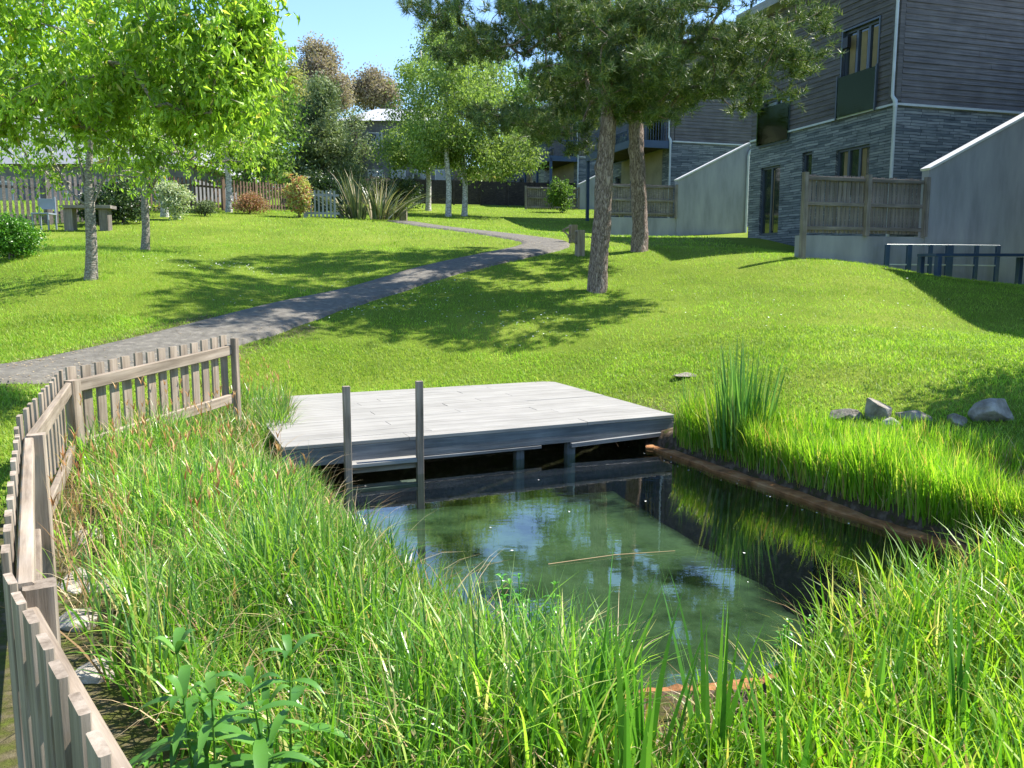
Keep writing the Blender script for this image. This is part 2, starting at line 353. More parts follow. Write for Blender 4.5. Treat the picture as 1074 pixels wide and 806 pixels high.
_Pm = np.c_[np.ones(_n), CP[:,:2]]
_A = np.block([[_K, _Pm],[_Pm.T, np.zeros((3,3))]])
_W = np.linalg.solve(_A, np.r_[CP[:,2], 0,0,0])
def tz0(x, y):
    x = np.asarray(x, float); y = np.asarray(y, float)
    xc = np.clip(x, -45, 45); yc = np.clip(y, -6, 80)
    r2 = (xc[...,None]-CP[:,0])**2 + (yc[...,None]-CP[:,1])**2
    z = (_tps_k(r2)*_W[:_n]).sum(-1) + _W[_n] + _W[_n+1]*xc + _W[_n+2]*yc
    far = np.hypot(x-xc, y-yc)
    return z + .02*np.minimum(far, 200)
POND = np.array([(-2.35,7.75),(-2.1,8.5),(1.15,9.75),(1.62,8.65),(2.3,7.17),(2.98,5.7),(3.35,4.9),(2.9,4.45),(2.2,4.05),(1.6,3.72),(1.0,3.45),(.35,3.42),(-.15,3.95),(-.6,4.65),(-1.1,5.6),(-1.55,6.6)])
def sdist(poly, x, y):
    """signed distance to polygon, negative inside"""
    x = np.asarray(x, float); y = np.asarray(y, float)
    d = np.full(x.shape, 1e9); ins = np.zeros(x.shape, bool); n = len(poly)
    for i in range(n):
        ax, ay = poly[i]; bx, by = poly[(i+1) % n]
        ex, ey = bx-ax, by-ay; t = np.clip(((x-ax)*ex+(y-ay)*ey)/(ex*ex+ey*ey), 0, 1)
        d = np.minimum(d, np.hypot(x-ax-t*ex, y-ay-t*ey))
        c = ((ay > y) != (by > y)) & (x < (bx-ax)*(y-ay)/((by-ay) if abs(by-ay) > 1e-9 else 1e-9)+ax)
        ins ^= c
    return np.where(ins, -d, d)
def tz(x, y):
    z = tz0(x, y); x = np.asarray(x, float); y = np.asarray(y, float)
    d = sdist(POND, x, y)
    t = np.clip((d + .22) / .34, 0, 1); t = t*t*(3-2*t)
    z = np.maximum(z, np.where(d < 3, .10 + .03*np.clip(d,0,3), z))
    zb = -1.3
    return np.where(d < .12, zb + (np.minimum(z, .13) - zb)*t, z)
def tzf(x, y): return float(tz(np.array([x]), np.array([y]))[0])
def axis(segs):
    out = []
    for a, b, s in segs: out += list(np.arange(a, b, s))
    return np.array(out + [segs[-1][1]])
gx = axis([(-400,-100,30),(-100,-40,6),(-40,-15,1.2),(-15,-6,.3),(-6,7,.09),(7,18,.3),(18,40,1.2),(40,100,6),(100,400,30)])
gy = axis([(-60,-6,6),(-6,2,.4),(2,11,.09),(11,30,.25),(30,60,.8),(60,120,5),(120,600,40)])
X, Y = np.meshgrid(gx, gy); Z = tz(X, Y)
nx, ny = len(gx), len(gy)
ii = np.arange(ny-1)[:,None]*nx + np.arange(nx-1)[None,:]
Qt = np.stack([ii, ii+1, ii+nx+1, ii+nx], -1).reshape(-1,4)
# path ribbon
PATHC = [P(-120,412,9.1),P(0,399,9.6),P(60,387,10.1),P(120,372,10.9),P(250,343,13),P(350,311,15.4),P(450,285,18.1),P(530,268,20.6),P(566,261,22.2),P(570,255,23.8),P(540,249,25.6),P(500,244,28),P(455,240,30.5),P(420,238,33)]
PATHW = [1.4,1.4,1.4,1.35,1.3,1.25,1.25,1.35,1.5,1.4,1.3,1.3,1.3,1.3]
def catmull(p, n=8):
    p = np.array(p); q = np.vstack([2*p[0]-p[1], p, 2*p[-1]-p[-2]]); o = []
    for i in range(1, len(q)-2):
        for t in np.arange(n)/n:
            o.append(.5*((2*q[i])+(-q[i-1]+q[i+1])*t+(2*q[i-1]-5*q[i]+4*q[i+1]-q[i+2])*t*t+(-q[i-1]+3*q[i]-3*q[i+1]+q[i+2])*t**3))
    o.append(q[-2]); return np.array(o)
pc = catmull([list(a[:2])+[w] for a, w in zip(PATHC, PATHW)])
PC = pc
def path_d(x, y):
    x = np.asarray(x, float); y = np.asarray(y, float)
    d = np.full(x.shape, 1e9)
    for i in range(len(PC)-1):
        a = PC[i]; b = PC[i+1]; e = b[:2]-a[:2]
        t = np.clip(((x-a[0])*e[0]+(y-a[1])*e[1])/(e@e+1e-9), 0, 1)
        d = np.minimum(d, np.hypot(x-a[0]-t*e[0], y-a[1]-t*e[1]) - (a[2]+(b[2]-a[2])*t)/2)
    return d
def build_path():
    tn = np.gradient(PC[:,:2], axis=0); tn /= np.linalg.norm(tn, axis=1)[:,None]; nr = np.c_[-tn[:,1], tn[:,0]]
    V = []; K = 13
    for i in range(len(PC)):
        for k in range(K):
            s = (k/(K-1)-.5); wob = .04*math.sin(i*1.7+k)*(abs(s) > .49)
            xy = PC[i,:2] + nr[i]*(s*PC[i,2]+wob)
            z = tzf(*xy); e = .045 if 0 < k < K-1 else -.05
            V.append((xy[0], xy[1], z+e))
    Q = [(i*K+k, i*K+k+1, (i+1)*K+k+1, (i+1)*K+k) for i in range(len(PC)-1) for k in range(K-1)]
    o = mesh_obj('path', V, [Q], M['path'], smooth=True); tag(o, 'grey brown gravel footpath curving up across the lawn', None, None, 'structure')
build_path()
def litter():
    n = 2600; k = RNG.integers(0, len(PC), n); s = RNG.uniform(-.52,.52,n); s = np.sign(s)*np.abs(s*1.92)**.6*.52
    tn = np.gradient(PC[:,:2], axis=0); tn /= np.linalg.norm(tn, axis=1)[:,None]
    xy = PC[k,:2]+np.c_[-tn[k,1],tn[k,0]]*(s*PC[k,2])[:,None]+tn[k]*RNG.uniform(-.35,.35,n)[:,None]
    mb = MB(); mb_pos = np.c_[xy, tz(xy[:,0],xy[:,1])+.052]
    a = RNG.uniform(0,6.28,n); z_ = RNG.uniform(.008,.022,n)
    V = np.stack([np.c_[mb_pos[:,0]+np.cos(a+q*math.pi/2)*z_*(1 if q%2 else .5), mb_pos[:,1]+np.sin(a+q*math.pi/2)*z_*(1 if q%2 else .5), mb_pos[:,2]+RNG.uniform(0,.006,n)] for q in range(4)],1).reshape(-1,3)
    b = np.arange(n)*4; mb.add(V, np.stack([b,b+1,b+2,b+3],-1)); o = mb.build('leaf_litter', M['b_dry']); tag(o, 'dry leaf litter and grit along the edges of the path', 'plants', None, 'stuff')
litter()

# ground colour: turf, worn soil by the pond and path edge
def ground_mat():
    m, nt, out = newmat('turf_ground'); N = NT(nt)
    tc = N.n('ShaderNodeTexCoord')
    n1 = N.n('ShaderNodeTexNoise', Scale=.35, Detail=8.0, Roughness=.7); N.l(tc.outputs['Object'], n1.inputs['Vector'])
    r1 = ramp(N, [(.3,(.09,.14,.014)),(.5,(.14,.20,.02)),(.7,(.20,.25,.035))]); N.l(n1.outputs[0], r1.inputs[0])
    n2 = N.n('ShaderNodeTexNoise', Scale=38.0, Detail=6.0, Roughness=.8); N.l(tc.outputs['Object'], n2.inputs['Vector'])
    mr = N.n('ShaderNodeMapRange'); mr.inputs[1].default_value=.3; mr.inputs[2].default_value=.7; mr.inputs[3].default_value=.45; mr.inputs[4].default_value=1.45
    N.l(n2.outputs[0], mr.inputs[0])
    hs = N.n('ShaderNodeHueSaturation'); N.l(mr.outputs[0], hs.inputs['Value']); N.l(r1.outputs[0], hs.inputs['Color'])
    at = N.n('ShaderNodeAttribute', _attribute_name='soil')
    n3 = N.n('ShaderNodeTexNoise', Scale=14.0, Detail=8.0); N.l(tc.outputs['Object'], n3.inputs['Vector'])
    r3 = ramp(N, [(.3,(.035,.024,.015)),(.5,(.085,.06,.04)),(.72,(.20,.155,.11))]); N.l(n3.outputs[0], r3.inputs[0])
    a2 = N.n('ShaderNodeMath', _operation='MULTIPLY_ADD'); a2.inputs[1].default_value=1.6; a2.inputs[2].default_value=-.8
    N.l(n3.outputs[0], a2.inputs[0]); a3 = N.n('ShaderNodeMath', _operation='ADD', _use_clamp=True); N.l(a2.outputs[0], a3.inputs[0])
    N.l(at.outputs['Fac'], a3.inputs[1])
    a4 = N.n('ShaderNodeMath', _operation='MULTIPLY', _use_clamp=True); N.l(a3.outputs[0], a4.inputs[0]); N.l(at.outputs['Fac'], a4.inputs[1])
    mx = N.n('ShaderNodeMixRGB'); N.l(a4.outputs[0], mx.inputs[0]); N.l(hs.outputs[0], mx.inputs[1]); N.l(r3.outputs[0], mx.inputs[2])
    p = N.n('ShaderNodeBsdfPrincipled', Roughness=.95); p.inputs['Specular IOR Level'].default_value=.1; N.l(mx.outputs[0], p.inputs['Base Color'])
    bp = N.n('ShaderNodeBump', Strength=.8, Distance=.03); N.l(n2.outputs[0], bp.inputs['Height']); N.l(bp.outputs[0], p.inputs['Normal'])
    N.l(p.outputs[0], out.inputs[0]); return m
gr = mesh_obj('ground', np.stack([X,Y,Z],-1).reshape(-1,3), [Qt], ground_mat(), smooth=True)
tag(gr, 'mown grassy slope rising from the pond', None, None, 'structure')
xx, yy = X.ravel(), Y.ravel()
near = (xx > -7) & (xx < 7) & (yy < 14)
soil = np.zeros(len(xx))
dp = sdist(POND, xx[near], yy[near])
E_soil = np.clip(1.25 - dp/1.1, 0, 1)
pd = path_d(xx[near], yy[near])
E_soil = np.maximum(E_soil, np.clip(.95 - np.abs(pd-.1)/.45, 0, 1)*.95*((yy[near] < 13.6)))
# inside the fenced reed bed
REEDL = np.array([(-3.35,9.7),(-3.6,6.6),(-3.3,4.6),(-2.4,3.3),(-1.4,2.2),(-.2,1.4),(3.8,1.6),(6,4),(4.6,6),(3.35,4.9),(2.9,4.45),(2.2,4.05),(1.6,3.72),(1.0,3.45),(.35,3.42),(-.15,3.95),(-.6,4.65),(-1.1,5.6),(-1.55,6.6),(-2.0,7.9),(-2.6,9.2)])
dr = sdist(REEDL, xx[near], yy[near]); E_soil = np.maximum(E_soil, np.clip(.9-dr/.3, 0, .85))
soil[near] = E_soil
at = gr.data.attributes.new('soil', 'FLOAT', 'POINT'); at.data.foreach_set('value', soil.astype(np.float32))

# pond bed: a shallow shelf covered with green algae, rim coloured darker to imitate light lost in the deep
def bed_mat():
    m, nt, out = newmat('algae_bed'); N = NT(nt)
    tc = N.n('ShaderNodeTexCoord')
    n1 = N.n('ShaderNodeTexNoise', Scale=1.6, Detail=6.0, Roughness=.55); N.l(tc.outputs['Object'], n1.inputs['Vector'])
    r1 = ramp(N, [(.36,(.010,.017,.010)),(.43,(.04,.062,.036)),(.52,(.066,.10,.055)),(.75,(.095,.135,.075))]); N.l(n1.outputs[0], r1.inputs[0])
    n2 = N.n('ShaderNodeTexNoise', Scale=22.0, Detail=6.0); N.l(tc.outputs['Object'], n2.inputs['Vector'])
    mx = N.n('ShaderNodeMixRGB', _blend_type='OVERLAY', Fac=.35); N.l(r1.outputs[0], mx.inputs[1]); N.l(n2.outputs[0], mx.inputs[2])
    at = N.n('ShaderNodeAttribute', _attribute_name='depth_shade'); n4 = N.n('ShaderNodeTexNoise', Scale=4.0, Detail=7.0, Roughness=.7); N.l(tc.outputs['Object'], n4.inputs['Vector'])
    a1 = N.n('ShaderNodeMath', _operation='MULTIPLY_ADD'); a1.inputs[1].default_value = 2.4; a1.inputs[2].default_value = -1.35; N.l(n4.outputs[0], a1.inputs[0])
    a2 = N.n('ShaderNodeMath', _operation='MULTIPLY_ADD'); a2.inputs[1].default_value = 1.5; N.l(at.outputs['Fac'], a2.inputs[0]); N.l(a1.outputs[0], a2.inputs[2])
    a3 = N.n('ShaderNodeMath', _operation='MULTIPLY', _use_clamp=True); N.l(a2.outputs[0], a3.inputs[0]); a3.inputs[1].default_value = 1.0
    ms = N.n('ShaderNodeMixRGB'); ms.inputs[2].default_value = (.012,.017,.010,1); N.l(a3.outputs[0], ms.inputs[0]); N.l(mx.outputs[0], ms.inputs[1])  # dark rim colour mixed in, imitating the darkness of deeper water
    p = N.n('ShaderNodeBsdfDiffuse'); N.l(ms.outputs[0], p.inputs[0]); N.l(p.outputs[0], out.inputs[0]); return m
ZB = -.30
shelf = [G(375,536,ZB),G(440,531,ZB),G(645,512,ZB),G(730,565,ZB),G(800,610,ZB),G(870,665,ZB),G(900,760,ZB),G(560,800,ZB),G(430,720,ZB),G(340,640,ZB)]
SC = np.mean(shelf, axis=0)
sh2 = []
for i in range(10):
    a, b = shelf[i], shelf[(i+1)%10]; L = np.linalg.norm(b-a); k = max(1, int(L/.06))
    for j in range(k):
        q = a+(b-a)*j/k; n_ = np.array([b[1]-a[1], a[0]-b[0], 0])/L; w_ = .4*(.018*math.sin(q[0]*17+q[1]*11)+.02*math.sin(q[0]*5-q[1]*7+i)+RNG.normal(0,.006))
        sh2.append(q+n_*w_*(2.2 if i in (3,4,5) else 1))
m_ = len(sh2); rings = [(1,-1.2),(1,ZB-.06),(.985,ZB-.03),(.95,ZB),(.84,ZB+.001)]; Vs = []
for f_, z_ in rings:
    for q in sh2: Vs.append((SC[0]+(q[0]-SC[0])*f_, SC[1]+(q[1]-SC[1])*f_, z_))
mbs = MB(); mbs.add(Vs, [(r*m_+i, r*m_+(i+1)%m_, (r+1)*m_+(i+1)%m_, (r+1)*m_+i) for r in range(4) for i in range(m_)])
mbs.V[0] = np.vstack([mbs.V[0], [SC[0],SC[1],ZB]]); mbs.n += 1; mbs.T.append(np.array([(4*m_+i, 4*m_+(i+1)%m_, 5*m_) for i in range(m_)]))
o = mbs.build('pond_bed', bed_mat()); sa = o.data.attributes.new('depth_shade','FLOAT','POINT'); sv = np.zeros(len(o.data.vertices)); sv[:3*m_] = 1; sv[3*m_:4*m_] = .72; sa.data.foreach_set('value', sv.astype(np.float32)); tag(o, 'green algae covered shelf under the clear water', None, None, 'structure')
def water_mat():
    m, nt, out = newmat('pond_water'); N = NT(nt)
    tc = N.n('ShaderNodeTexCoord')
    mp = N.n('ShaderNodeMapping'); mp.inputs['Scale'].default_value = (2.2, 5, 1); N.l(tc.outputs['Object'], mp.inputs[0])
    n1 = N.n('ShaderNodeTexNoise', Scale=2.6, Detail=3.0); N.l(mp.outputs[0], n1.inputs['Vector'])
    bp = N.n('ShaderNodeBump', Strength=.022, Distance=.02); N.l(n1.outputs[0], bp.inputs['Height'])
    fr = N.n('ShaderNodeFresnel', IOR=1.9); N.l(bp.outputs[0], fr.inputs['Normal'])
    g = N.n('ShaderNodeBsdfGlossy', Roughness=.012); N.l(bp.outputs[0], g.inputs['Normal']); g.inputs[0].default_value=(1,1,1,1)
    t = N.n('ShaderNodeBsdfTransparent'); t.inputs[0].default_value = (.66,.76,.66,1)
    mx = N.n('ShaderNodeMixShader'); ge = N.n('ShaderNodeNewGeometry'); om = N.n('ShaderNodeMath', _operation='SUBTRACT'); om.inputs[0].default_value = 1.0; N.l(ge.outputs['Backfacing'], om.inputs[1])
    fm = N.n('ShaderNodeMath', _operation='MULTIPLY'); N.l(fr.outputs[0], fm.inputs[0]); N.l(om.outputs[0], fm.inputs[1])
    N.l(fm.outputs[0], mx.inputs[0]); N.l(t.outputs[0], mx.inputs[1]); N.l(g.outputs[0], mx.inputs[2])
    N.l(mx.outputs[0], out.inputs[0]); return m
w = mesh_obj('pond_water', [(-3.2,2.9,0),(4.2,2.9,0),(4.2,10.4,0),(-3.2,10.4,0)], [[(0,1,2,3)]], water_mat())
tag(w, 'still dark green pond water', None, None, 'structure')

# ------------------------------------------------------------------ blades
def blades(mb, base, h, w, lean, curve, seg=5, az=None, face=None, taper=1.0, rng=RNG):
    n = len(base); az = rng.uniform(0, 2*math.pi, n) if az is None else az
    face = az + math.pi/2 + rng.normal(0, .6, n) if face is None else face
    t = np.linspace(0, 1, seg+1)[None,:]
    h, w, lean, curve = [np.broadcast_to(np.asarray(q, float), (n,))[:,None] for q in (h, w, lean, curve)]
    out = h*(lean*t + curve*t**2.6)
    up = h*(t - .55*np.abs(curve)*t**3.2)
    cx, cy = np.cos(az)[:,None], np.sin(az)[:,None]
    c = np.stack([base[:,0:1]+out*cx, base[:,1:2]+out*cy, base[:,2:3]+up], -1)
    wd = w*.5*(1-t**(1.6/taper))*(.55+.45*np.minimum(t*5, 1))
    s = np.stack([np.cos(face), np.sin(face), np.zeros(n)], -1)[:,None,:]
    L = c - s*wd[...,None]; R = c + s*wd[...,None]
    V = np.stack([L[:,:-1], R[:,:-1]], 2).reshape(n, -1, 3); V = np.concatenate([V, c[:,-1:]], 1)
    k = 2*seg + 1; b = (np.arange(n)*k)[:,None]
    if seg > 1:
        i = np.arange(seg-1)[None,:]*2
        Q = np.stack([b+i, b+i+1, b+i+3, b+i+2], -1).reshape(-1,4)
    else: Q = []
    T = np.stack([b+2*seg-2, b+2*seg-1, b+2*seg], -1).reshape(-1,3)
    mb.add(V.reshape(-1,3), Q if len(Q) else None, T)
def in_poly(poly, n, rng=RNG):
    lo, hi = poly.min(0), poly.max(0); out = np.zeros((0,2))
    while len(out) < n:
        q = rng.uniform(lo, hi, (n, 2)); out = np.vstack([out, q[sdist(poly, q[:,0], q[:,1]) < 0]])
    return out[:n]

# ------------------------------------------------------------------ leaves on points
def leaves(mb, pos, size, droop=.0, aspect=.45, rng=RNG, outward=None, fold=.25):
    """folded diamond leaves"""
    n = len(pos)
    d = rng.normal(0, 1, (n,3)); 
    if outward is not None: d = d*.7 + outward
    d[:,2] -= droop; d /= np.linalg.norm(d, axis=1)[:,None]
    s = np.cross(d, rng.normal(0,1,(n,3))); s /= np.linalg.norm(s, axis=1)[:,None]+1e-9
    nn = np.cross(d, s)
    L = size*rng.uniform(.65, 1.25, n); W = L*aspect
    p0 = pos; p3 = pos + d*L[:,None]; mid = pos + d*(L*.45)[:,None] - nn*(W*fold)[:,None]
    a = mid + s*(W*.5)[:,None] + nn*(W*fold*1.6)[:,None]; c = mid - s*(W*.5)[:,None] + nn*(W*fold*1.6)[:,None]
    V = np.stack([p0, a, p3, c, mid], 1).reshape(-1,3); b = np.arange(n)*5
    T = np.concatenate([np.stack([b,b+4,b+1],-1), np.stack([b+1,b+4,b+2],-1), np.stack([b,b+3,b+4],-1), np.stack([b+3,b+2,b+4],-1)])
    mb.add(V, None, T)
def quickleaves(mb, pos, size, droop=0, aspect=.5, rng=RNG):
    n = len(pos); d = rng.normal(0,1,(n,3)); d[:,2] -= droop; d /= np.linalg.norm(d,axis=1)[:,None]
    s = np.cross(d, rng.normal(0,1,(n,3))); s /= np.linalg.norm(s,axis=1)[:,None]+1e-9
    L = size*rng.uniform(.6,1.3,n)
    V = np.stack([pos, pos+d*(L*.5)[:,None]+s*(L*aspect*.5)[:,None], pos+d*L[:,None], pos+d*(L*.5)[:,None]-s*(L*aspect*.5)[:,None]],1).reshape(-1,3)
    b = np.arange(n)*4; mb.add(V, np.stack([b,b+1,b+2,b+3],-1))

class Skel:
    """branching skeleton grown towards target points"""
    def __init__(s, trunk, rtrunk):
        s.p = [np.array(q, float) for q in trunk]; s.par = [-1]+list(range(len(trunk)-1)); s.load = [0]*len(trunk)
        s.chains = []; s.nt = len(trunk); s.rt = rtrunk; s.tips = []; s.twigs = []
    def reach(s, targets, start=0, sag=.12, jit=.06, rng=RNG, up=0.25, step=.5):
        c = s.p[-1]; order = np.argsort([np.linalg.norm(t-np.mean(s.p[:s.nt],0)) for t in targets])
        for k in order:
            t = targets[k]; arr = np.array(s.p[start:])
            dv = t - arr; dist = np.linalg.norm(dv, axis=1)
            cost = dist + up*np.maximum(0, -(dv[:,2]))*1.5
            j = int(np.argmin(cost)) + start; d = dist[j-start]
            n = max(2, int(d/step)); last = j; ch = [j]
            for i in range(1, n+1):
                f = i/n; q = s.p[j]*(1-f) + t*f
                q = q + np.array([0,0, sag*d*math.sin(math.pi*f)]) + (rng.normal(0, jit*min(d,1.5), 3) if i < n else 0)
                s.p.append(q); s.par.append(last); s.load.append(0); last = len(s.p)-1; ch.append(last)
            s.chains.append(ch); s.tips.append(last); s.load[last] = 1
            s.twigs += ch[1:]
    def radii(s, tip=.008, ex=2.2):
        a = np.zeros(len(s.p))
        for i in range(len(s.p)-1, s.nt-1, -1):
            if a[i] == 0: a[i] = tip**ex
            if s.par[i] >= s.nt: a[s.par[i]] += a[i]
        return a**(1/ex)
    def mesh(s, mb, tip=.008, ex=2.2, rmax=None, n=5, trunk_n=12, flare=1.25):
        r = s.radii(tip, ex); rm = rmax or s.rt[-1]
        r = np.minimum(r, rm)
        for ch in s.chains:
            rr = r[ch].copy(); rr[0] = min(rr[1], rm); rr = np.minimum(rr, rr[0] if rr[0] > 0 else rr)
            tube(mb, np.array([s.p[i] for i in ch]), rr, n)
        tp = catmull(np.c_[np.array(s.p[:s.nt]), np.array(s.rt)], 5 if trunk_n < 16 else 12)
        hh = tp[:,2]-tp[0,2]; rr = tp[:,3]*(1+(flare-1)*np.exp(-hh/.18))
        tube(mb, tp[:,:3], rr, trunk_n, cap=True)
        if trunk_n >= 16:
            V = mb.V[-1]; c = np.repeat(tp[:,:3], trunk_n, 0); k = len(c)
            rg = np.random.default_rng(int(abs(V[0][0])*1000)); a = np.tile(np.arange(trunk_n)*2*math.pi/trunk_n, len(tp)); zz = V[:k,2]
            f = 1+.04*np.sin(3*a+zz*1.7)+.04*np.sin(5*a-zz*3.1)+.035*np.sin(zz*7.3+2*a)+rg.normal(0,.018,k)
            for zk, ak, am in ((2.55,.3,.28),(3.35,2.2,.22),(1.0,-.4,.10),(4.1,1.0,.2)):
                f += am*np.exp(-((zz-zz[0]-zk)/.12)**2)*np.exp(-(np.angle(np.exp(1j*(a-ak)))/.7)**2)
            V[:k] = c+(V[:k]-c)*f[:,None]
def ell(n, c, r, rng=RNG, shell=.55):
    d = rng.normal(0,1,(n,3)); d /= np.linalg.norm(d,axis=1)[:,None]
    q = rng.uniform(shell**3, 1, n)**(1/3)
    return np.array(c) + d*q[:,None]*np.array(r)
def spread(pts, n_each, sig, rng=RNG, sq=(1,1,1)):
    pts = np.asarray(pts); q = np.repeat(pts, n_each, 0)
    return q + rng.normal(0, sig, q.shape)*np.array(sq)
def tree(name, label, cat, base, trunk, rt, blobs, ntar, leafm, barkm, nleaf, leafsize, sig=.3, droop=.2, group=None,
         start=1, tip=.008, twig_leaves=True, aspect=.5, sag=.12, detailed=False, lump=None, kw=None, trunk_n=12):
    """blobs: list of (centre, radii, weight)"""
    root = empty(name, base, label, cat, group)
    sk = Skel(trunk, rt); W = np.array([b[2] for b in blobs], float); W /= W.sum()
    tg = np.vstack([ell(max(1, int(ntar*w)), b[0], b[1]) for b, w in zip(blobs, W)])
    sk.reach(tg, start=start, sag=sag, **(kw or {}))
    mb = MB(); sk.mesh(mb, tip=tip, trunk_n=trunk_n); mb.build('trunk', barkm, root, smooth=True)
    src = np.array([sk.p[i] for i in (sk.twigs if twig_leaves else sk.tips)])
    tipsp = np.array([sk.p[i] for i in sk.tips]); 
    anchor = np.vstack([src, tipsp, tipsp])
    per = max(1, nleaf//len(anchor)); pos = spread(anchor, per, sig, sq=(1,1,.8))
    mc = MB(); (leaves if detailed else quickleaves)(mc, pos, leafsize, droop, aspect)
    mc.build('crown', leafm, root)
    return root, sk
# ------------------------------------------------------------------ jetty
ZD = .34
FR, FL, BR, BL = G(708,435,ZD), G(296,469,ZD), G(580,400,ZD), G(262,417,ZD)
du = (FR-FL); LU = np.linalg.norm(du); du /= LU
dv = np.array([-du[1], du[0], 0]); LV = (np.dot(BR-FR, dv)+np.dot(BL-FL, dv))/2
sk_ = np.dot(BR-FR, du)       # skew of the deck
jt = empty('jetty', (*(FL[:2]+du[:2]*LU/2), 0), 'bleached timber jetty platform built out over the pond', 'jetty')
nb = 14
for i in range(nb):
    a = (i+.5)/nb; wv = LV/nb
    c0 = FL + dv*LV*a + du*sk_*a; c1 = FR + dv*LV*a + du*sk_*a
    cuts = [0, random.choice([.35,.5,.62,.7]), 1] if i % 3 else [0, .28, .74, 1]
    for s0, s1 in zip(cuts[:-1], cuts[1:]):
        p0 = c0+(c1-c0)*s0+du*.002; p1 = c0+(c1-c0)*s1-du*.003; dz = np.array([0,0,-.02+random.uniform(-.002,.002)])
        board('deck_board', p0+dz, p1+dz, wv-.007, .036, M['deck'], jt, side=dv, bevel=.003, warp=.001)
f0 = FL+dv*.03; f1 = FR+dv*.03
board('fascia', f0+[0,0,-.125], f1+[0,0,-.125], .165, .04, M['deckside'], jt, side=(0,0,1))
board('fascia', FR+[0,0,-.125]-du*.03+dv*.06, BR+[0,0,-.125]-du*.03, .165, .04, M['deckside'], jt, side=(0,0,1))
board('lower_rail', FR-du*.05-du*1.25+dv*.0+[0,0,-.235], FR-du*.12+dv*.0+[0,0,-.205], .045, .05, M['deckside'], jt, side=(0,0,1))
board('lower_rail', FL+du*1.0+dv*.02+[0,0,-.225], FL+du*2.6+dv*.02+[0,0,-.225], .03, .05, M['deckside'], jt, side=(0,0,1))
for a, b in ((.56,.0),(.70,.0),(.97,.1),(.05,.1),(.3,.6),(.6,.6),(.95,.7)):
    q = FL+du*LU*a+dv*(LV*b+.08)
    board('support_post', (q[0],q[1],-.9), (q[0],q[1],ZD-.05), .09, .09, M['deckside'], jt, side=du)
board('cross_beam', FL+dv*LV*.5+[0,0,-.12], FR+dv*LV*.5+[0,0,-.12], .14, .06, M['deckside'], jt, side=(0,0,1))
def vpost(x, y, z0, z1, w=.08, name='mooring_post', parent=jt, mat=None):
    return board(name, (x,y,z0), (x+.01,y,z1), w, w, mat or M['post'], parent, side=du)
wp = G(440,497,0); zt1 = H + wp[1]*ray(440,400)[2]/ray(440,400)[1]
wp2 = G(366,505,0) + dv*.0; wp2 = wp - du*.69; zt2 = zt1 - .01
vpost(wp[0], wp[1], -.9, zt1, .062); vpost(wp2[0], wp2[1], -.9, zt2, .062)
st0 = wp2 + dv*.06; st1 = wp + dv*.06
board('step', st0+[0,0,.135], st1+[0,0,.135], .16, .035, M['deck'], jt, side=dv)
board('step', st0+[0,0,-.10], st1+[0,0,-.10], .16, .035, M['deckside'], jt, side=dv)
board('step_rail', st0+[0,0,.10]+dv*-.02, st1+[0,0,.10]-dv*.02, .09, .03, M['post'], jt, side=(0,0,1))

# rusty stone ledge along the right edge of the pond and at the near edge
def ledge(name, pts, w, z, mat, label, th=.08):
    pts = np.array(pts, float); n = 8; P2 = []
    for i in range(len(pts)-1):
        for t in np.arange(n)/n: P2.append(pts[i]*(1-t)+pts[i+1]*t)
    P2.append(pts[-1]); P2 = np.array(P2); tn = np.gradient(P2, axis=0); tn /= np.linalg.norm(tn,axis=1)[:,None]; nr = np.c_[-tn[:,1], tn[:,0]]
    rg = np.random.default_rng(3); V = []
    for i, q in enumerate(P2):
        a = rg.normal(0,.012); b = rg.normal(0,.02); c = rg.normal(0,.006)
        for s, zz in ((-.5,-th),(-.5,-.008),(-.4,0),(.1,.004),(.5,.0),(.5,-th)):
            xy = q+nr[i]*(s*w+(a if s < 0 else b)); V.append((xy[0],xy[1],z+zz+c))
    K = 6; Q = [(i*K+k,(i+1)*K+k,(i+1)*K+(k+1)%K,i*K+(k+1)%K) for i in range(len(P2)-1) for k in range(K)]
    o = mesh_obj(name, V, [Q], mat, smooth=False, origin=(P2[0][0],P2[0][1],z)); tag(o, label, 'stone ledge'); return o
ledge('stone_ledge', [(1.50,8.95),(1.66,8.58),(2.34,7.1),(3.0,5.68),(3.4,4.85)], .13, .028, M['stoneledge'], 'long rust stained ledge along the far right edge of the pond')
ledge('stone_ledge', [(.38,3.40),(.75,3.42),(1.05,3.47),(1.5,3.66)], .16, .06, M['stoneledge'], 'short orange rusty ledge at the near edge of the pond behind the iris')

# ------------------------------------------------------------------ rocks
def rock(c, r, label, mat, seed, cat='rock', flat=.7, group=None):
    import bmesh
    bm = bmesh.new(); bmesh.ops.create_icosphere(bm, subdivisions=4, radius=1)
    rg = np.random.default_rng(seed); pl = rg.normal(0,1,(14,3)); pl /= np.linalg.norm(pl,axis=1)[:,None]; pd_ = rg.uniform(.42,.85,14)
    from mathutils import noise as mn
    for v in bm.verts:
        q = np.array(v.co)
        for a, b in zip(pl, pd_):
            e = q.dot(a)-b
            if e > 0: q = q - a*e*.98
        nz = mn.fractal(Vector(q*1.8+seed), 1.0, 2.0, 5)
        q = q*(1.12+.07*nz); v.co = Vector((q[0]*r[0], q[1]*r[1], q[2]*r[2]))
    me = bpy.data.meshes.new('rock'); bm.to_mesh(me); bm.free(); me.materials.append(mat)
    o = bpy.data.objects.new('rock', me); COL.objects.link(o); o.location = Vector(c); o.rotation_euler[2] = seed*1.3
    return tag(o, label, cat, group)
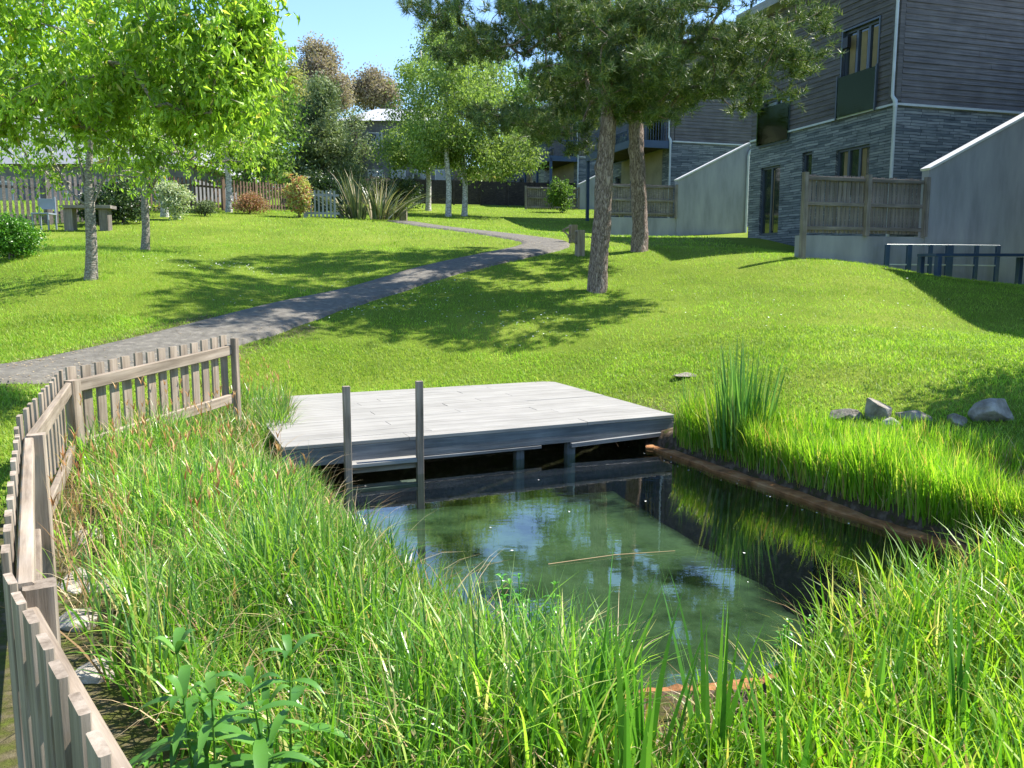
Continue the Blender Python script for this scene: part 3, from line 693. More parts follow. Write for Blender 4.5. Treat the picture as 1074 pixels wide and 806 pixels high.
def rk(px, py, d, wpx, hpx, label, mat='rock', seed=1, g='rocks along the lawn edge'):
    p = P(px, py, d); r = wpx/F*d/2
    z = tzf(p[0], p[1]); return rock((p[0], p[1], z+hpx/F*d*.15), (r*.95, r*.75, hpx/F*d*.68), label, M[mat], seed, group=g)
rk(886,437,8.35,34,16,'low flat rock just left of the upright grey rock by the lawn',seed=2)
rk(920,437,8.25,34,30,'upright angular grey rock with a pale top among the lawn edge rocks',seed=3)
rk(958,449,8.05,38,14,'low rock lying right behind the upright grey rock',seed=4)
rk(932,466,7.7,26,20,'small pale rock in the reeds below the upright grey rock','palerock',5)
rk(1000,459,7.8,32,18,'rounded brown rock between the low rock and the broad shaded rock',seed=6)
rk(1045,458,7.75,52,24,'broad grey boulder in the tree shade, rightmost of the lawn edge rocks',seed=7)
rk(826,430,8.5,18,8,'tiny rock beside the tall bulrush clump',seed=8)
rk(1090,474,7.4,30,16,'small rock beyond the broad shaded boulder',seed=9)
for k,(px,py,z,sx,sy,sz,lb) in enumerate([(88,560,.27,.16,.14,.05,'flat pale rock against the fence foot, farthest of the fence side slabs'),
    (78,600,.28,.17,.12,.05,'long flat pale rock beside the corner post of the fence'),(84,640,.28,.13,.11,.07,'pale rock by the fence foot with dry stems over it'),
    (112,610,.24,.11,.09,.05,'small pale rock half hidden by sedge near the fence corner'),(95,690,.3,.13,.10,.06,'pale rock right behind the near pickets'),
    (150,560,.2,.1,.09,.05,'small pale rock deep in the sedge bed')]):
    q = G(px,py,z); z_ = tzf(q[0],q[1]); rock((q[0],q[1],z_+.0),(sx,sy,sz),lb,M['palerock'],20+k,group='pale rocks along the fence foot')
q = G(668,800,.12); rock((q[0],q[1],.08),(.13,.12,.12),'pale boulder behind the iris blades at the near pond edge',M['palerock'],31)
q = G(735,785,.12); rock((q[0],q[1],.06),(.12,.10,.09),'pale boulder right of the iris blades at the near pond edge',M['palerock'],32)
q = G(690,752,.0); rock((q[0],q[1]+.02,.01),(.12,.07,.06),'small stone half sunk in front of the near rusty ledge',M['rock'],33)
# bare slab in the lawn
q = P(725,382,10.9); rock((q[0],q[1],tzf(q[0],q[1])-.01),(.28,.17,.035),'bare flat stone slab set in the lawn above the bulrushes',M['rock'],41,'stone slab')

# ------------------------------------------------------------------ picket fence
ZT = 1.04                       # top of the posts
E_ = G(243,361,ZT+.13); D_ = G(72,399,ZT); C_ = G(30,456,ZT); B_ = G(26,608,ZT); N0 = G(178,860,ZT); N1 = np.array([.4,1.15,ZT]); N2 = np.array([1.9,1.0,ZT])
pf = empty('picket_fence', (D_[0], D_[1], .28), 'low weathered timber picket fence curving round the reed bed', 'fence')
def fpost(p, w=.115, top=0.0):
    p = np.array(p)-oo*.035; z0 = tzf(p[0], p[1])-.1
    return board('post', (p[0],p[1],z0), (p[0],p[1],p[2]+top), w, w, M['fence'], pf, side=dirn, bevel=.008)
def section(a, b, n, rail=.0, out=(1,0), pk_top=.0, pw=.085, rails=True, rz=-.06, low=-.56, pz=-.62, rh=.10, skip=0):
    """out = unit vector to the picket side"""
    global dirn, oo
    a = np.array(a); b = np.array(b); d = b-a; L = np.linalg.norm(d); d /= L; dirn = d
    o = np.array([out[0], out[1], 0.]); o -= d*o.dot(d); o /= np.linalg.norm(o); oo = o
    if rails:
        board('rail', a+[0,0,rz]-o*.0, b+[0,0,rz]-o*.0, rh, .045, M['fence'], pf, side=(0,0,1), bevel=.006)
        board('rail', a+[0,0,low], b+[0,0,low], rh, .045, M['fence'], pf, side=(0,0,1), bevel=.006)
    for i in range(skip, n):
        q = a + d*L*(i+.5)/n + o*.047; j = random.uniform(-.008,.008)
        zt = q[2]+pk_top+j; t = np.array([random.uniform(-.006,.006), random.uniform(-.006,.006), 0])
        zb_ = max(tzf(q[0],q[1])+.02, zt+pz)
        board('picket', (q[0],q[1],zb_), (q[0]+t[0],q[1]+t[1],zt), pw, .022, M['fence'], pf, side=d, bevel=.003, warp=.003)
section(D_, E_, 14, out=(-1,.6), pk_top=.09, pw=.092); fpost(D_, .095, .0); fpost(E_, .065, .06)
section(C_+[0,0,0], D_, 11, out=(-1,0), pk_top=.09, pw=.085); fpost(C_, .085)
section(B_, C_, 11, out=(-1,-.2), pk_top=.06, pw=.09); fpost(B_, .085, -.02)
section(B_, N0, 8, out=(-.7,-.7), pk_top=.035, rz=-.12, pw=.10, skip=0); fpost(N0, .11)
section(N0, N1, 8, out=(-.5,-.9), pk_top=.035, rz=-.12, pw=.10); fpost(N1, .11)
section(N1, N2, 9, out=(-.1,-1), pk_top=.03, pw=.085); fpost(N2, .11)
print('fence', [np.round(q,2) for q in (E_,D_,C_,B_,N0)])
print('deck', [np.round(q,2) for q in (FL,FR,BL,BR)], 'posttop', zt1)

# ------------------------------------------------------------------ foreground planting
# right bank marginal reeds
def bed(name, label, poly, n, hr, wr, mat, lean=(.05,.25), curve=(.0,.35), seg=4, zoff=-.02, hfun=None, keep=None, cat='reeds'):
    q = in_poly(np.array(poly), n); z = tz(q[:,0], q[:,1])
    if keep is not None:
        k = keep(q); q, z = q[k], z[k]
    z = np.maximum(z, .0); m = len(q); h = RNG.uniform(*hr, m)
    if hfun is not None: h = h*hfun(q)
    mb = MB(); blades(mb, np.c_[q, z+zoff], h, RNG.uniform(*wr, m), RNG.uniform(*lean, m), RNG.uniform(*curve, m), seg)
    return mb
def finish(mb, name, mat, label): 
    o = mb.build(name, mat); return tag(o, label, 'plants', None, 'stuff')
patch = lambda q, s=1.3: .78+.3*np.sin(q[:,0]*s*2.1+1)*np.cos(q[:,1]*s*1.7) + .12*np.sin(q[:,0]*7)*np.sin(q[:,1]*6)
RB = [(1.72,8.72),(2.40,7.17),(3.07,5.72),(3.45,4.9),(4.6,5.1),(4.25,6.4),(3.75,7.15),(3.1,7.6),(2.5,8.1),(2.0,8.9)]
mb = bed('', '', RB, 9000, (.40,.64), (.010,.018), None, (.02,.16), (0,.25), hfun=lambda q: patch(q)*np.clip(1.25-.45*sdist(POND,q[:,0],q[:,1])-.3*np.clip(q[:,0]-2.6,0,1)*(sdist(POND,q[:,0],q[:,1])>.7), .62, 1.15))
finish(mb, 'waterside_reeds', M['b_marg'], 'bright green upright reeds on the right bank behind the rusty ledge')
e0 = np.array([(1.66,8.58),(2.34,7.1),(3.0,5.68),(3.4,4.85)]); t_ = RNG.uniform(0,3,2400); i_ = np.minimum(t_.astype(int),2); q_ = e0[i_]*(1-(t_-i_))[:,None]+e0[i_+1]*(t_-i_)[:,None]+np.c_[RNG.uniform(.06,.20,2400),RNG.uniform(.02,.09,2400)]
mb = MB(); blades(mb, np.c_[q_, np.clip(tz(q_[:,0],q_[:,1]),0,.08)], RNG.uniform(.28,.6,2400), RNG.uniform(.009,.016,2400), RNG.uniform(.02,.2,2400), RNG.uniform(0,.3,2400), 4)
finish(mb, 'ledge_reeds', M['b_marg'], 'reeds growing right behind the long rusty ledge')
k_ = RNG.random(2400) < .55; mb = MB(); blades(mb, np.c_[q_[k_]+.01, np.zeros(k_.sum())], RNG.uniform(.08,.26,k_.sum()), .009, .15, .1, 3); finish(mb, 'brown_reed_bases', M['b_dry'], 'brown reed bases right behind the long rusty ledge')
mb = bed('', '', RB, 3000, (.12,.30), (.006,.011), None, (.05,.5), (0,.4)); finish(mb, 'dry_reed_stems', M['b_dry'], 'dry brown stems at the foot of the right bank reeds')
# left reed bed
RL = [(-3.25,9.6),(-3.45,8.0),(-3.5,6.7),(-3.05,5.3),(-2.35,4.1),(-1.75,3.3),(-1.0,2.55),(-.3,2.2),(.35,2.6),(.45,3.35),(-.15,3.85),(-.6,4.6),(-1.05,5.55),(-1.5,6.6),(-2.0,7.75),(-2.35,8.6),(-2.7,9.9)]
stones = np.array([(-3.3,6.2),(-2.75,5.4),(-2.15,4.3),(-1.75,3.6),(-1.45,3.2),(-1.7,3.1),(-2.3,3.9),(-2.9,4.8),(-3.4,5.8)])
nost = lambda q: (sdist(stones, q[:,0], q[:,1]) > 0) | (RNG.random(len(q)) < .10)
lfun = lambda q: np.clip(.50+.75*np.abs(sdist(POND,q[:,0],q[:,1])), .5, 1)*patch(q)*np.where(q[:,1] > 4.4, np.clip(1-(-q[:,0]/q[:,1]-.28)/.12*.5, .80, 1), 1)
mb = bed('', '', RL, 12500, (.40,.70), (.011,.021), None, (.03,.36), (0,.65), seg=6, hfun=lfun, keep=nost)
finish(mb, 'sedge_bed', M['b_reed'], 'tall arching green sedge filling the fenced left bank')
mb = bed('', '', RL, 3000, (.5,.80), (.010,.016), None, (.02,.2), (0,.3), seg=6, hfun=lfun, keep=nost)
finish(mb, 'blue_green_sedge', M['b_reedblue'], 'blue green upright sedge blades mixed through the left bank')
mb = bed('', '', RL, 2600, (.15,.5), (.006,.012), None, (.1,.6), (.1,.8), seg=5, keep=None)
finish(mb, 'dry_sedge', M['b_dry'], 'dry straw coloured blades low in the left bank sedge')
# seed heads
ql = in_poly(np.array(RL), 420); ql = ql[(ql[:,1] > 4.2) & (sdist(POND, ql[:,0], ql[:,1]) > .5)]
mbh = MB(); mbs_ = MB()
zq = tz(ql[:,0], ql[:,1]); hh = RNG.uniform(.6,.88,len(ql)); la = RNG.uniform(.02,.2,len(ql)); az = RNG.uniform(0,6.28,len(ql))
blades(mbh, np.c_[ql, zq], hh, .004, la, .05, 4, az=az)
hh = hh*lfun(ql)**.5; tops = np.c_[ql[:,0]+np.cos(az)*la*hh*1.0, ql[:,1]+np.sin(az)*la*hh, zq+hh*.90]
for k in range(3): blades(mbh, tops, RNG.uniform(.05,.1,len(ql)), .011, .2, .3, 3, az=az+k*2)
finish(mbh, 'sedge_seed_heads', M['seed'], 'orange brown sedge seed heads above the left bank')
# near bank, right foreground
NB = [(-.3,2.2),(.3,1.9),(1.6,1.9),(3.0,2.3),(4.6,4.2),(4.5,5.0),(3.5,4.95),(2.95,4.5),(2.2,4.08),(1.65,3.75),(1.3,3.5),(1.2,3.1),(.5,3.05),(.2,3.3),(-.1,3.2)]
hol = np.array([(.30,2.75),(.95,2.75),(1.0,3.5),(.30,3.45)])
kf = lambda q: (sdist(hol, q[:,0], q[:,1]) > 0) | (RNG.random(len(q)) < .22)
hn = lambda q: np.where(q[:,0] < .9, .52, np.clip(.62+.35*(q[:,0]-.9), .62, 1.02))*(.9+.14*np.sin(q[:,0]*5)*np.sin(q[:,1]*4))
mb = bed('', '', NB, 7800, (.38,.66), (.011,.022), None, (.03,.36), (0,.6), seg=6, hfun=hn, keep=kf)
finish(mb, 'bright_sedge', M['b_marg'], 'bright yellow green sedge on the near bank in the right foreground')
mb = bed('', '', NB, 2200, (.45,.70), (.012,.022), None, (.02,.25), (0,.4), seg=6, hfun=hn, keep=kf)
finish(mb, 'broad_sedge', M['b_reed'], 'broader green blades standing in the near bank sedge')
mb = bed('', '', NB, 2200, (.1,.35), (.004,.010), None, (.1,.7), (.1,.8), seg=5); finish(mb, 'straw', M['b_dry'], 'dead straw lying low in the near bank')
# individual clumps
def clump(name, label, cat, c, n, r, hr, wr, mat, lean=(0,.18), curve=(0,.1), seg=6, z=None, group=None, taper=1.6):
    z = tzf(*c) if z is None else z
    a = RNG.uniform(0, 6.283, n); q = np.c_[c[0]+np.cos(a)*RNG.uniform(0,r,n), c[1]+np.sin(a)*RNG.uniform(0,r,n), np.full(n, z)]
    mb = MB(); blades(mb, q, RNG.uniform(*hr,n), RNG.uniform(*wr,n), RNG.uniform(*lean,n), RNG.uniform(*curve,n), seg, az=a+RNG.normal(0,.4,n), taper=taper)
    o = mb.build(name, mat, origin=(c[0],c[1],z)); return tag(o, label, cat, group)
clump('bulrush_clump', 'tall green bulrush clump rising above the right bank reeds', 'bulrush', (2.22,7.95), 140, .27, (.65,1.18), (.026,.042), M['b_bul'], lean=(0,.20), curve=(0,.07))
q = G(722,452,.2); clump('bulrush_clump', 'small sparse bulrush clump at the right corner of the jetty', 'bulrush', (q[0],q[1]), 30, .12, (.40,.75), (.014,.024), M['b_reedblue'])
for k,(px,d,n,hr,lb) in enumerate([(620,2.78,12,(.55,.82),'dark green iris clump with a tall blade left of the near pale boulder'),
    (675,2.62,14,(.45,.72),'broad iris clump in front of the near pale boulder'),(745,2.7,12,(.5,.82),'iris clump with a leaning blade right of the near pale boulder'),
    (900,2.85,7,(.45,.72),'iris clump in the middle of the near bank sedge'),(590,2.5,9,(.38,.6),'low short iris clump, leftmost of the irises'),(820,2.45,9,(.4,.66),'iris clump between the leaning blade and the middle of the sedge'),(655,2.35,10,(.4,.62),'iris clump nearest the bottom edge, in front of the broad one'),(1000,2.6,8,(.5,.72),'rightmost iris clump in the near bank sedge')]):
    x = (px-537)/F*d*1.1
    clump('iris_clump', lb, 'iris', (x, d), n, .10, hr, (.028,.044), M['b_iris'], lean=(0,.28), curve=(0,.12), group='irises on the near bank')

def leafy_plant(name, label, c, stems, hr, mat, leafL, cat='plant', rng=np.random.default_rng(5), spread_=.1, pairs=6, group=None, wide=.26):
    z = tzf(*c); root = empty(name, (c[0],c[1],z), label, cat, group)
    ms = MB(); ml = MB()
    for s in range(stems):
        a = rng.uniform(0,6.28); b = np.array([c[0],c[1],z]) + np.array([math.cos(a),math.sin(a),0])*rng.uniform(0,spread_)
        h = rng.uniform(*hr); tilt = np.array([math.cos(a),math.sin(a),0])*rng.uniform(.02,.18)*h
        t = np.linspace(0,1,7)[:,None]; pts = b + tilt*t**1.5 + np.array([0,0,h])*t
        ms = MB(); tube(ms, pts, np.linspace(.006,.0025,7), 5); ms.build('stem', mat, root, smooth=True)
        for k in range(pairs):
            f = .25+.75*k/(pairs-1); q = b + tilt*f**1.5 + np.array([0,0,h*f]); a0 = k*1.57+rng.uniform(0,.5)
            for sgn in (0, math.pi) if k < pairs-1 else (0, 1.6, 3.1, 4.7):
                L = leafL*(1-.45*f)*rng.uniform(.75,1.2); az = a0+sgn+rng.normal(0,.25)
                e = (.35+.8*(f > .9))*rng.uniform(.6,1.3); dirv = np.array([math.cos(az),math.sin(az),0]); sd = np.array([-dirv[1],dirv[0],0])
                tt = np.linspace(0,1,7); cen = q + dirv*(L*tt)[:,None]*math.cos(min(e,1.2)) + np.array([0,0,1.])*(L*(math.sin(min(e,1.2))*tt-.55*tt**2.2))[:,None]
                w = L*wide*np.sin(np.pi*np.clip(tt*.93+.07,0,1))**.8*.5
                V = np.concatenate([cen-sd*w[:,None]+[0,0,.25]*w[:,None], cen, cen+sd*w[:,None]+[0,0,.25]*w[:,None]])
                Q = [(i,i+1,i+8,i+7) for i in range(6)]+[(i+7,i+8,i+15,i+14) for i in range(6)]
                ml.add(V, Q)
    ml.build('foliage', mat, root, smooth=True); return root
def gp(px, py, z): q = G(px, py, z); return (q[0], q[1])
leafy_plant('broadleaf_plant', 'large leaved green plant in front of the sedge by the fence', gp(225,770,.55), 4, (.42,.6), M['l_bigleaf'], .27, spread_=.11, pairs=7, wide=.2)
leafy_plant('broadleaf_plant', 'second large leaved plant just right of the big one, with upswept tip', gp(300,770,.52), 3, (.40,.56), M['l_bigleaf'], .26, spread_=.08, pairs=6, wide=.2)
leafy_plant('waterside_herb', 'small bushy herb with twisting leaves at the near pond edge', (.05,3.35), 9, (.28,.48), M['l_willow'], .085, spread_=.13, pairs=8)
leafy_plant('waterside_herb', 'low herb among the sedge left of the near rusty ledge', (.28,3.12), 6, (.2,.34), M['l_willow'], .07, spread_=.1, pairs=7)
leafy_plant('waterside_herb', 'small leafy herb beside the right foreground sedge at the water', (1.15,3.35), 5, (.2,.33), M['l_willow'], .07, spread_=.08, pairs=7)
leafy_plant('low_weed', 'low leafy weed patch beside the near pickets', gp(150,790,.35), 7, (.10,.2), M['l_hedge'], .07, spread_=.2, pairs=5)
# rusty dead leaves by the near edge
mb = MB(); q = np.c_[RNG.normal(-.05,.16,900), RNG.normal(3.0,.16,900)]; quickleaves(mb, np.c_[q, tz(q[:,0],q[:,1])+RNG.uniform(0,.16,900)], .05, .2, .3)
finish(mb, 'dead_leaves', M['l_rust'], 'rust coloured dead leaves low in the near bank')
tw = MB(); a_, b_ = G(575,592,.006), G(708,578,.006); tube(tw, [a_, a_*.5+b_*.5+[.02,.04,.004], b_], [.0032,.003,.002], 6); o = tw.build('floating_stem', M['b_dry'], origin=a_, smooth=True); tag(o, 'long brown stem floating flat on the pond', 'stem')
# petals and bits floating on the pond
mb = MB(); n = 260
q = in_poly(POND*1.0, n*2); dd = sdist(POND, q[:,0], q[:,1]); q = q[(dd < -.05) & ((RNG.random(len(q)) < .05) | ((dd > -.28) & (q[:,0] > 1.2)))]
n = len(q); a = RNG.uniform(0,6.28,n); s = RNG.uniform(.006,.014,n)
V = np.stack([np.c_[q[:,0]+np.cos(a+k*math.pi/2)*s*(1 if k%2 else .6), q[:,1]+np.sin(a+k*math.pi/2)*s*(1 if k%2 else .6), np.full(n,.004)] for k in range(4)],1).reshape(-1,3)
b = np.arange(n)*4; mb.add(V, np.stack([b,b+1,b+2,b+3],-1)); finish(mb, 'floating_petals', M['petal'], 'white petals floating along the pond edge')

# ------------------------------------------------------------------ lawn grass
TERR = None
def lawn(n, lo, hi, hr, wr, name, label, keep=None):
    xk = RNG.uniform(-.66, .66, n*2); y = np.sqrt(RNG.uniform(lo*lo, hi*hi, n*2)); x = xk*y
    ok = sdist(POND, x, y) > .3
    ok &= path_d(x, y) > RNG.uniform(-.07, .05, len(x))
    dk = np.array([FL[:2],FR[:2],BR[:2],BL[:2]]); ok &= sdist(dk, x, y) > -.02
    ok &= sdist(np.array(RL), x, y) > 0
    ok &= sdist(REEDL, x, y) > -.1
    if keep is not None: ok &= keep(x, y)
    x, y = x[ok][:n], y[ok][:n]; m = len(x); z = tz(x, y)
    cl = .5+.5*np.sin(x*3.1+2*np.sin(y*2.3))*np.sin(y*2.7+1.3*np.sin(x*1.9))
    mb = MB(); blades(mb, np.c_[x,y,z-.005], RNG.uniform(*hr,m)*(.7+.6*cl), RNG.uniform(*wr,m), RNG.uniform(.1,.7,m), RNG.uniform(0,.5,m), 2 if hi < 20 else 1)
    finish(mb, name, M['b_lawn'], label)
house_front = lambda x, y: ~((x > 6.9) & (y > 19.3 + (x-6.9)*.31))
lawn(95000, 5.0, 13, (.03,.07), (.007,.014), 'lawn_grass', 'short sunny lawn grass around the jetty')
lawn(130000, 13, 22, (.03,.075), (.010,.02), 'lawn_grass', 'lawn grass on the slope either side of the path', house_front)
lawn(70000, 22, 52, (.04,.10), (.02,.045), 'lawn_grass', 'lawn grass far up the slope', house_front)
# daisies
mb = MB(); cs = [(P(262,292,18),.6,60),(P(300,345,14.2),.5,90),(P(345,325,14.8),.5,60),(P(400,300,16.3),.8,60),(P(430,315,15.5),.7,40),(P(520,335,14.6),.9,50),(P(210,290,17.5),.7,50),(P(560,345,14),.7,20),(P(800,330,14.5),3.,60),(P(440,290,17),1.2,40)]
q = np.vstack([RNG.normal(0,r,(n,2))*[1,.6]+c[:2] for c,r,n in cs]); q = q[path_d(q[:,0],q[:,1]) > .1]; n = len(q); a = RNG.uniform(0,6.28,n); s = .016
z = tz(q[:,0],q[:,1])+.07
V = np.stack([np.c_[q[:,0]+np.cos(a+k*math.pi/3)*s, q[:,1]+np.sin(a+k*math.pi/3)*s, z+RNG.normal(0,.003,n)] for k in range(6)],1).reshape(-1,3); b = np.arange(n)*6
mb.add(V, np.vstack([np.stack([b,b+1,b+2,b+3],-1), np.stack([b,b+3,b+4,b+5],-1)])); finish(mb, 'daisies', M['petal'], 'white daisies scattered through the lawn')
# ------------------------------------------------------------------ houses
U = np.array([.954,.299,0]); Vv = np.array([-.299,.954,0]); Zz = np.array([0,0,1.])
def uvmap(o, us):
    uv = o.data.uv_layers.new(name='UVMap'); n = len(o.data.loops); vi = np.zeros(n, dtype=np.int32); o.data.loops.foreach_get('vertex_index', vi)
    uv.data.foreach_set('uv', np.asarray(us, dtype=np.float32)[vi].ravel())
class Face:
    """vertical wall through point o along direction a, outward normal n"""
    def __init__(s, o, a, n): s.o = np.array(o, float); s.a = np.array(a, float); s.n = np.array(n, float)
    def at(s, u, z, d=0): return s.o + s.a*u + Zz*(z-s.o[2]) + s.n*d
def flat_wall(fc, u0, u1, z0, z1, holes, name, mat, parent, depth=.16):
    us = sorted({u0,u1}|{h for q in holes for h in q[:2] if u0 < h < u1}); zs = sorted({z0,z1}|{h for q in holes for h in q[2:] if z0 < h < z1})
    V = []; Q = []; UV = []
    def quad(a,b,c,d,uv):
        i = len(V); V.extend([a,b,c,d]); UV.extend(uv); Q.append((i,i+1,i+2,i+3))
    for i in range(len(us)-1):
        for j in range(len(zs)-1):
            um, zm = (us[i]+us[i+1])/2, (zs[j]+zs[j+1])/2
            if any(h[0] < um < h[1] and h[2] < zm < h[3] for h in holes): continue
            a,b,c,d = us[i],us[i+1],zs[j],zs[j+1]
            quad(fc.at(a,c),fc.at(b,c),fc.at(b,d),fc.at(a,d),[(a,c),(b,c),(b,d),(a,d)])
    for h in holes:
        a,b,c,d = h
        for p,q in (((a,c),(a,d)),((b,c),(b,d)),((a,c),(b,c)),((a,d),(b,d))):
            quad(fc.at(*p),fc.at(*q),fc.at(*q,-depth),fc.at(*p,-depth),[p,q,(q[0]+.1,q[1]+.1),(p[0]+.1,p[1]+.1)])
    o = mesh_obj(name, V, [Q], mat, parent); uvmap(o, UV); return o
def clad_wall(fc, u0, u1, z0, z1, holes, name, parent, rowh=.15, seed=1):
    rg = random.Random(seed); V = []; Q = []; z = z0; 
    while z < z1-.02:
        zt = min(z+rowh, z1); iv = [(u0,u1)]
        for h in holes:
            if h[2] < zt-.03 and h[3] > z+.03:
                iv2 = []
                for a,b in iv:
                    if h[1] <= a or h[0] >= b: iv2.append((a,b)); continue
                    if h[0] > a: iv2.append((a,h[0]))
                    if h[1] < b: iv2.append((h[1],b))
                iv = iv2
        for a,b in iv:
            cut = a
            while cut < b-.02:
                nx_ = min(b, cut+rg.uniform(2.4,6.5)); nx_ = b if b-nx_ < .5 else nx_
                o1, o2 = .022+rg.uniform(0,.012)*(rg.random() < .5), .022+rg.uniform(0,.014)*(rg.random() < .5)
                i = len(V)
                V.extend([fc.at(cut,z,.0),fc.at(nx_-.004,z,.0),fc.at(cut,z,o1),fc.at(nx_-.004,z,o2),fc.at(nx_-.004,zt,.003),fc.at(cut,zt,.003),fc.at(nx_-.004,zt,0),fc.at(cut,zt,0)])
                Q += [(i,i+1,i+3,i+2),(i+2,i+3,i+4,i+5),(i,i+2,i+5,i+7),(i+1,i+6,i+4,i+3)]
                cut = nx_
        z = zt
    V = np.array(V); return mesh_obj(name, V, [Q], M['clad'], parent)
def window(fc, h, parent, mull=(.5,), curt=True, name='window', frame=.07, rail=None):
    a,b,c,d = h; mb = MB(); fa = lambda x0,x1,y0,y1: mb.obox(fc.at((x0+x1)/2,(y0+y1)/2,-.10), fc.a*(x1-x0)/2, fc.n*.03, Zz*(y1-y0)/2)
    fa(a+.003,a+frame,c+.003,d-.003); fa(b-frame,b-.003,c+.003,d-.003); fa(a+frame,b-frame,d-frame,d-.003); fa(a+frame,b-frame,c+.003,c+frame)
    for m_ in mull: fa(a+(b-a)*m_-frame*.6,a+(b-a)*m_+frame*.6,c+frame,d-frame)
    if rail: fa(a+frame,b-frame,c+(d-c)*rail-.03,c+(d-c)*rail+.03)
    w_ = mb.build(name, M['frame'], parent); w_loc = w_
    V = [fc.at(a,c,-.12),fc.at(b,c,-.12),fc.at(b,d,-.12),fc.at(a,d,-.12)]
    g = mesh_obj('pane', V, [[(0,1,2,3)]], M['glass'], parent); g.parent = w_; 
    if curt:
        mb = MB()
        for f in curt if isinstance(curt, (list,tuple)) else (.3,.7):
            u = a+(b-a)*f; mb.obox(fc.at(u,(c+d)/2,-.116), fc.a*(b-a)*.08, fc.n*.002, Zz*(d-c)*.44)
        cu = mb.build('curtain', M['curtain'], parent); cu.parent = w_
    return w_
def pix_on(fc, px, py):
    r = ray(px,py); n = fc.n; t = (fc.o-np.array([0,0,H])).dot(n)/r.dot(n); q = np.array([0,0,H])+r*t
    return (q-fc.o).dot(fc.a), q[2]
cA = P(930,262,22.5); ZBAND = None
fl0 = Face((cA[0],cA[1],0), Vv, -U); fr0 = Face((cA[0],cA[1],0), U, -Vv)
u1, zband = pix_on(fl0, 927, 114); uend, zb2 = pix_on(fl0, 790, 152)
print('house corner', cA, 'band', zband, 'left wall len', uend, zb2)
Z0 = 1.2
def hole(px0, px1, pyt, pyb):   # photo extents on the left wall of the nearest house
    a = pix_on(fl0, px0, (pyt+pyb)/2)[0]; b = pix_on(fl0, px1, (pyt+pyb)/2)[0]
    zt_ = pix_on(fl0, px1, pyt)[1]; zb_ = pix_on(fl0, px1, pyb)[1]
    return (min(a,b), max(a,b), zb_, zt_)
hs_up = hole(884, 921, 20, 112); hs_up2 = hole(798, 828, 98, 145)
hs_dn = hole(876, 911, 151, 205); hs_slit = hole(841, 851, 159, 200); hs_door = hole(797, 817, 173, 246)
print('holes', np.round([hs_up,hs_up2,hs_dn,hs_slit,hs_door],2))
LWL = 6.6
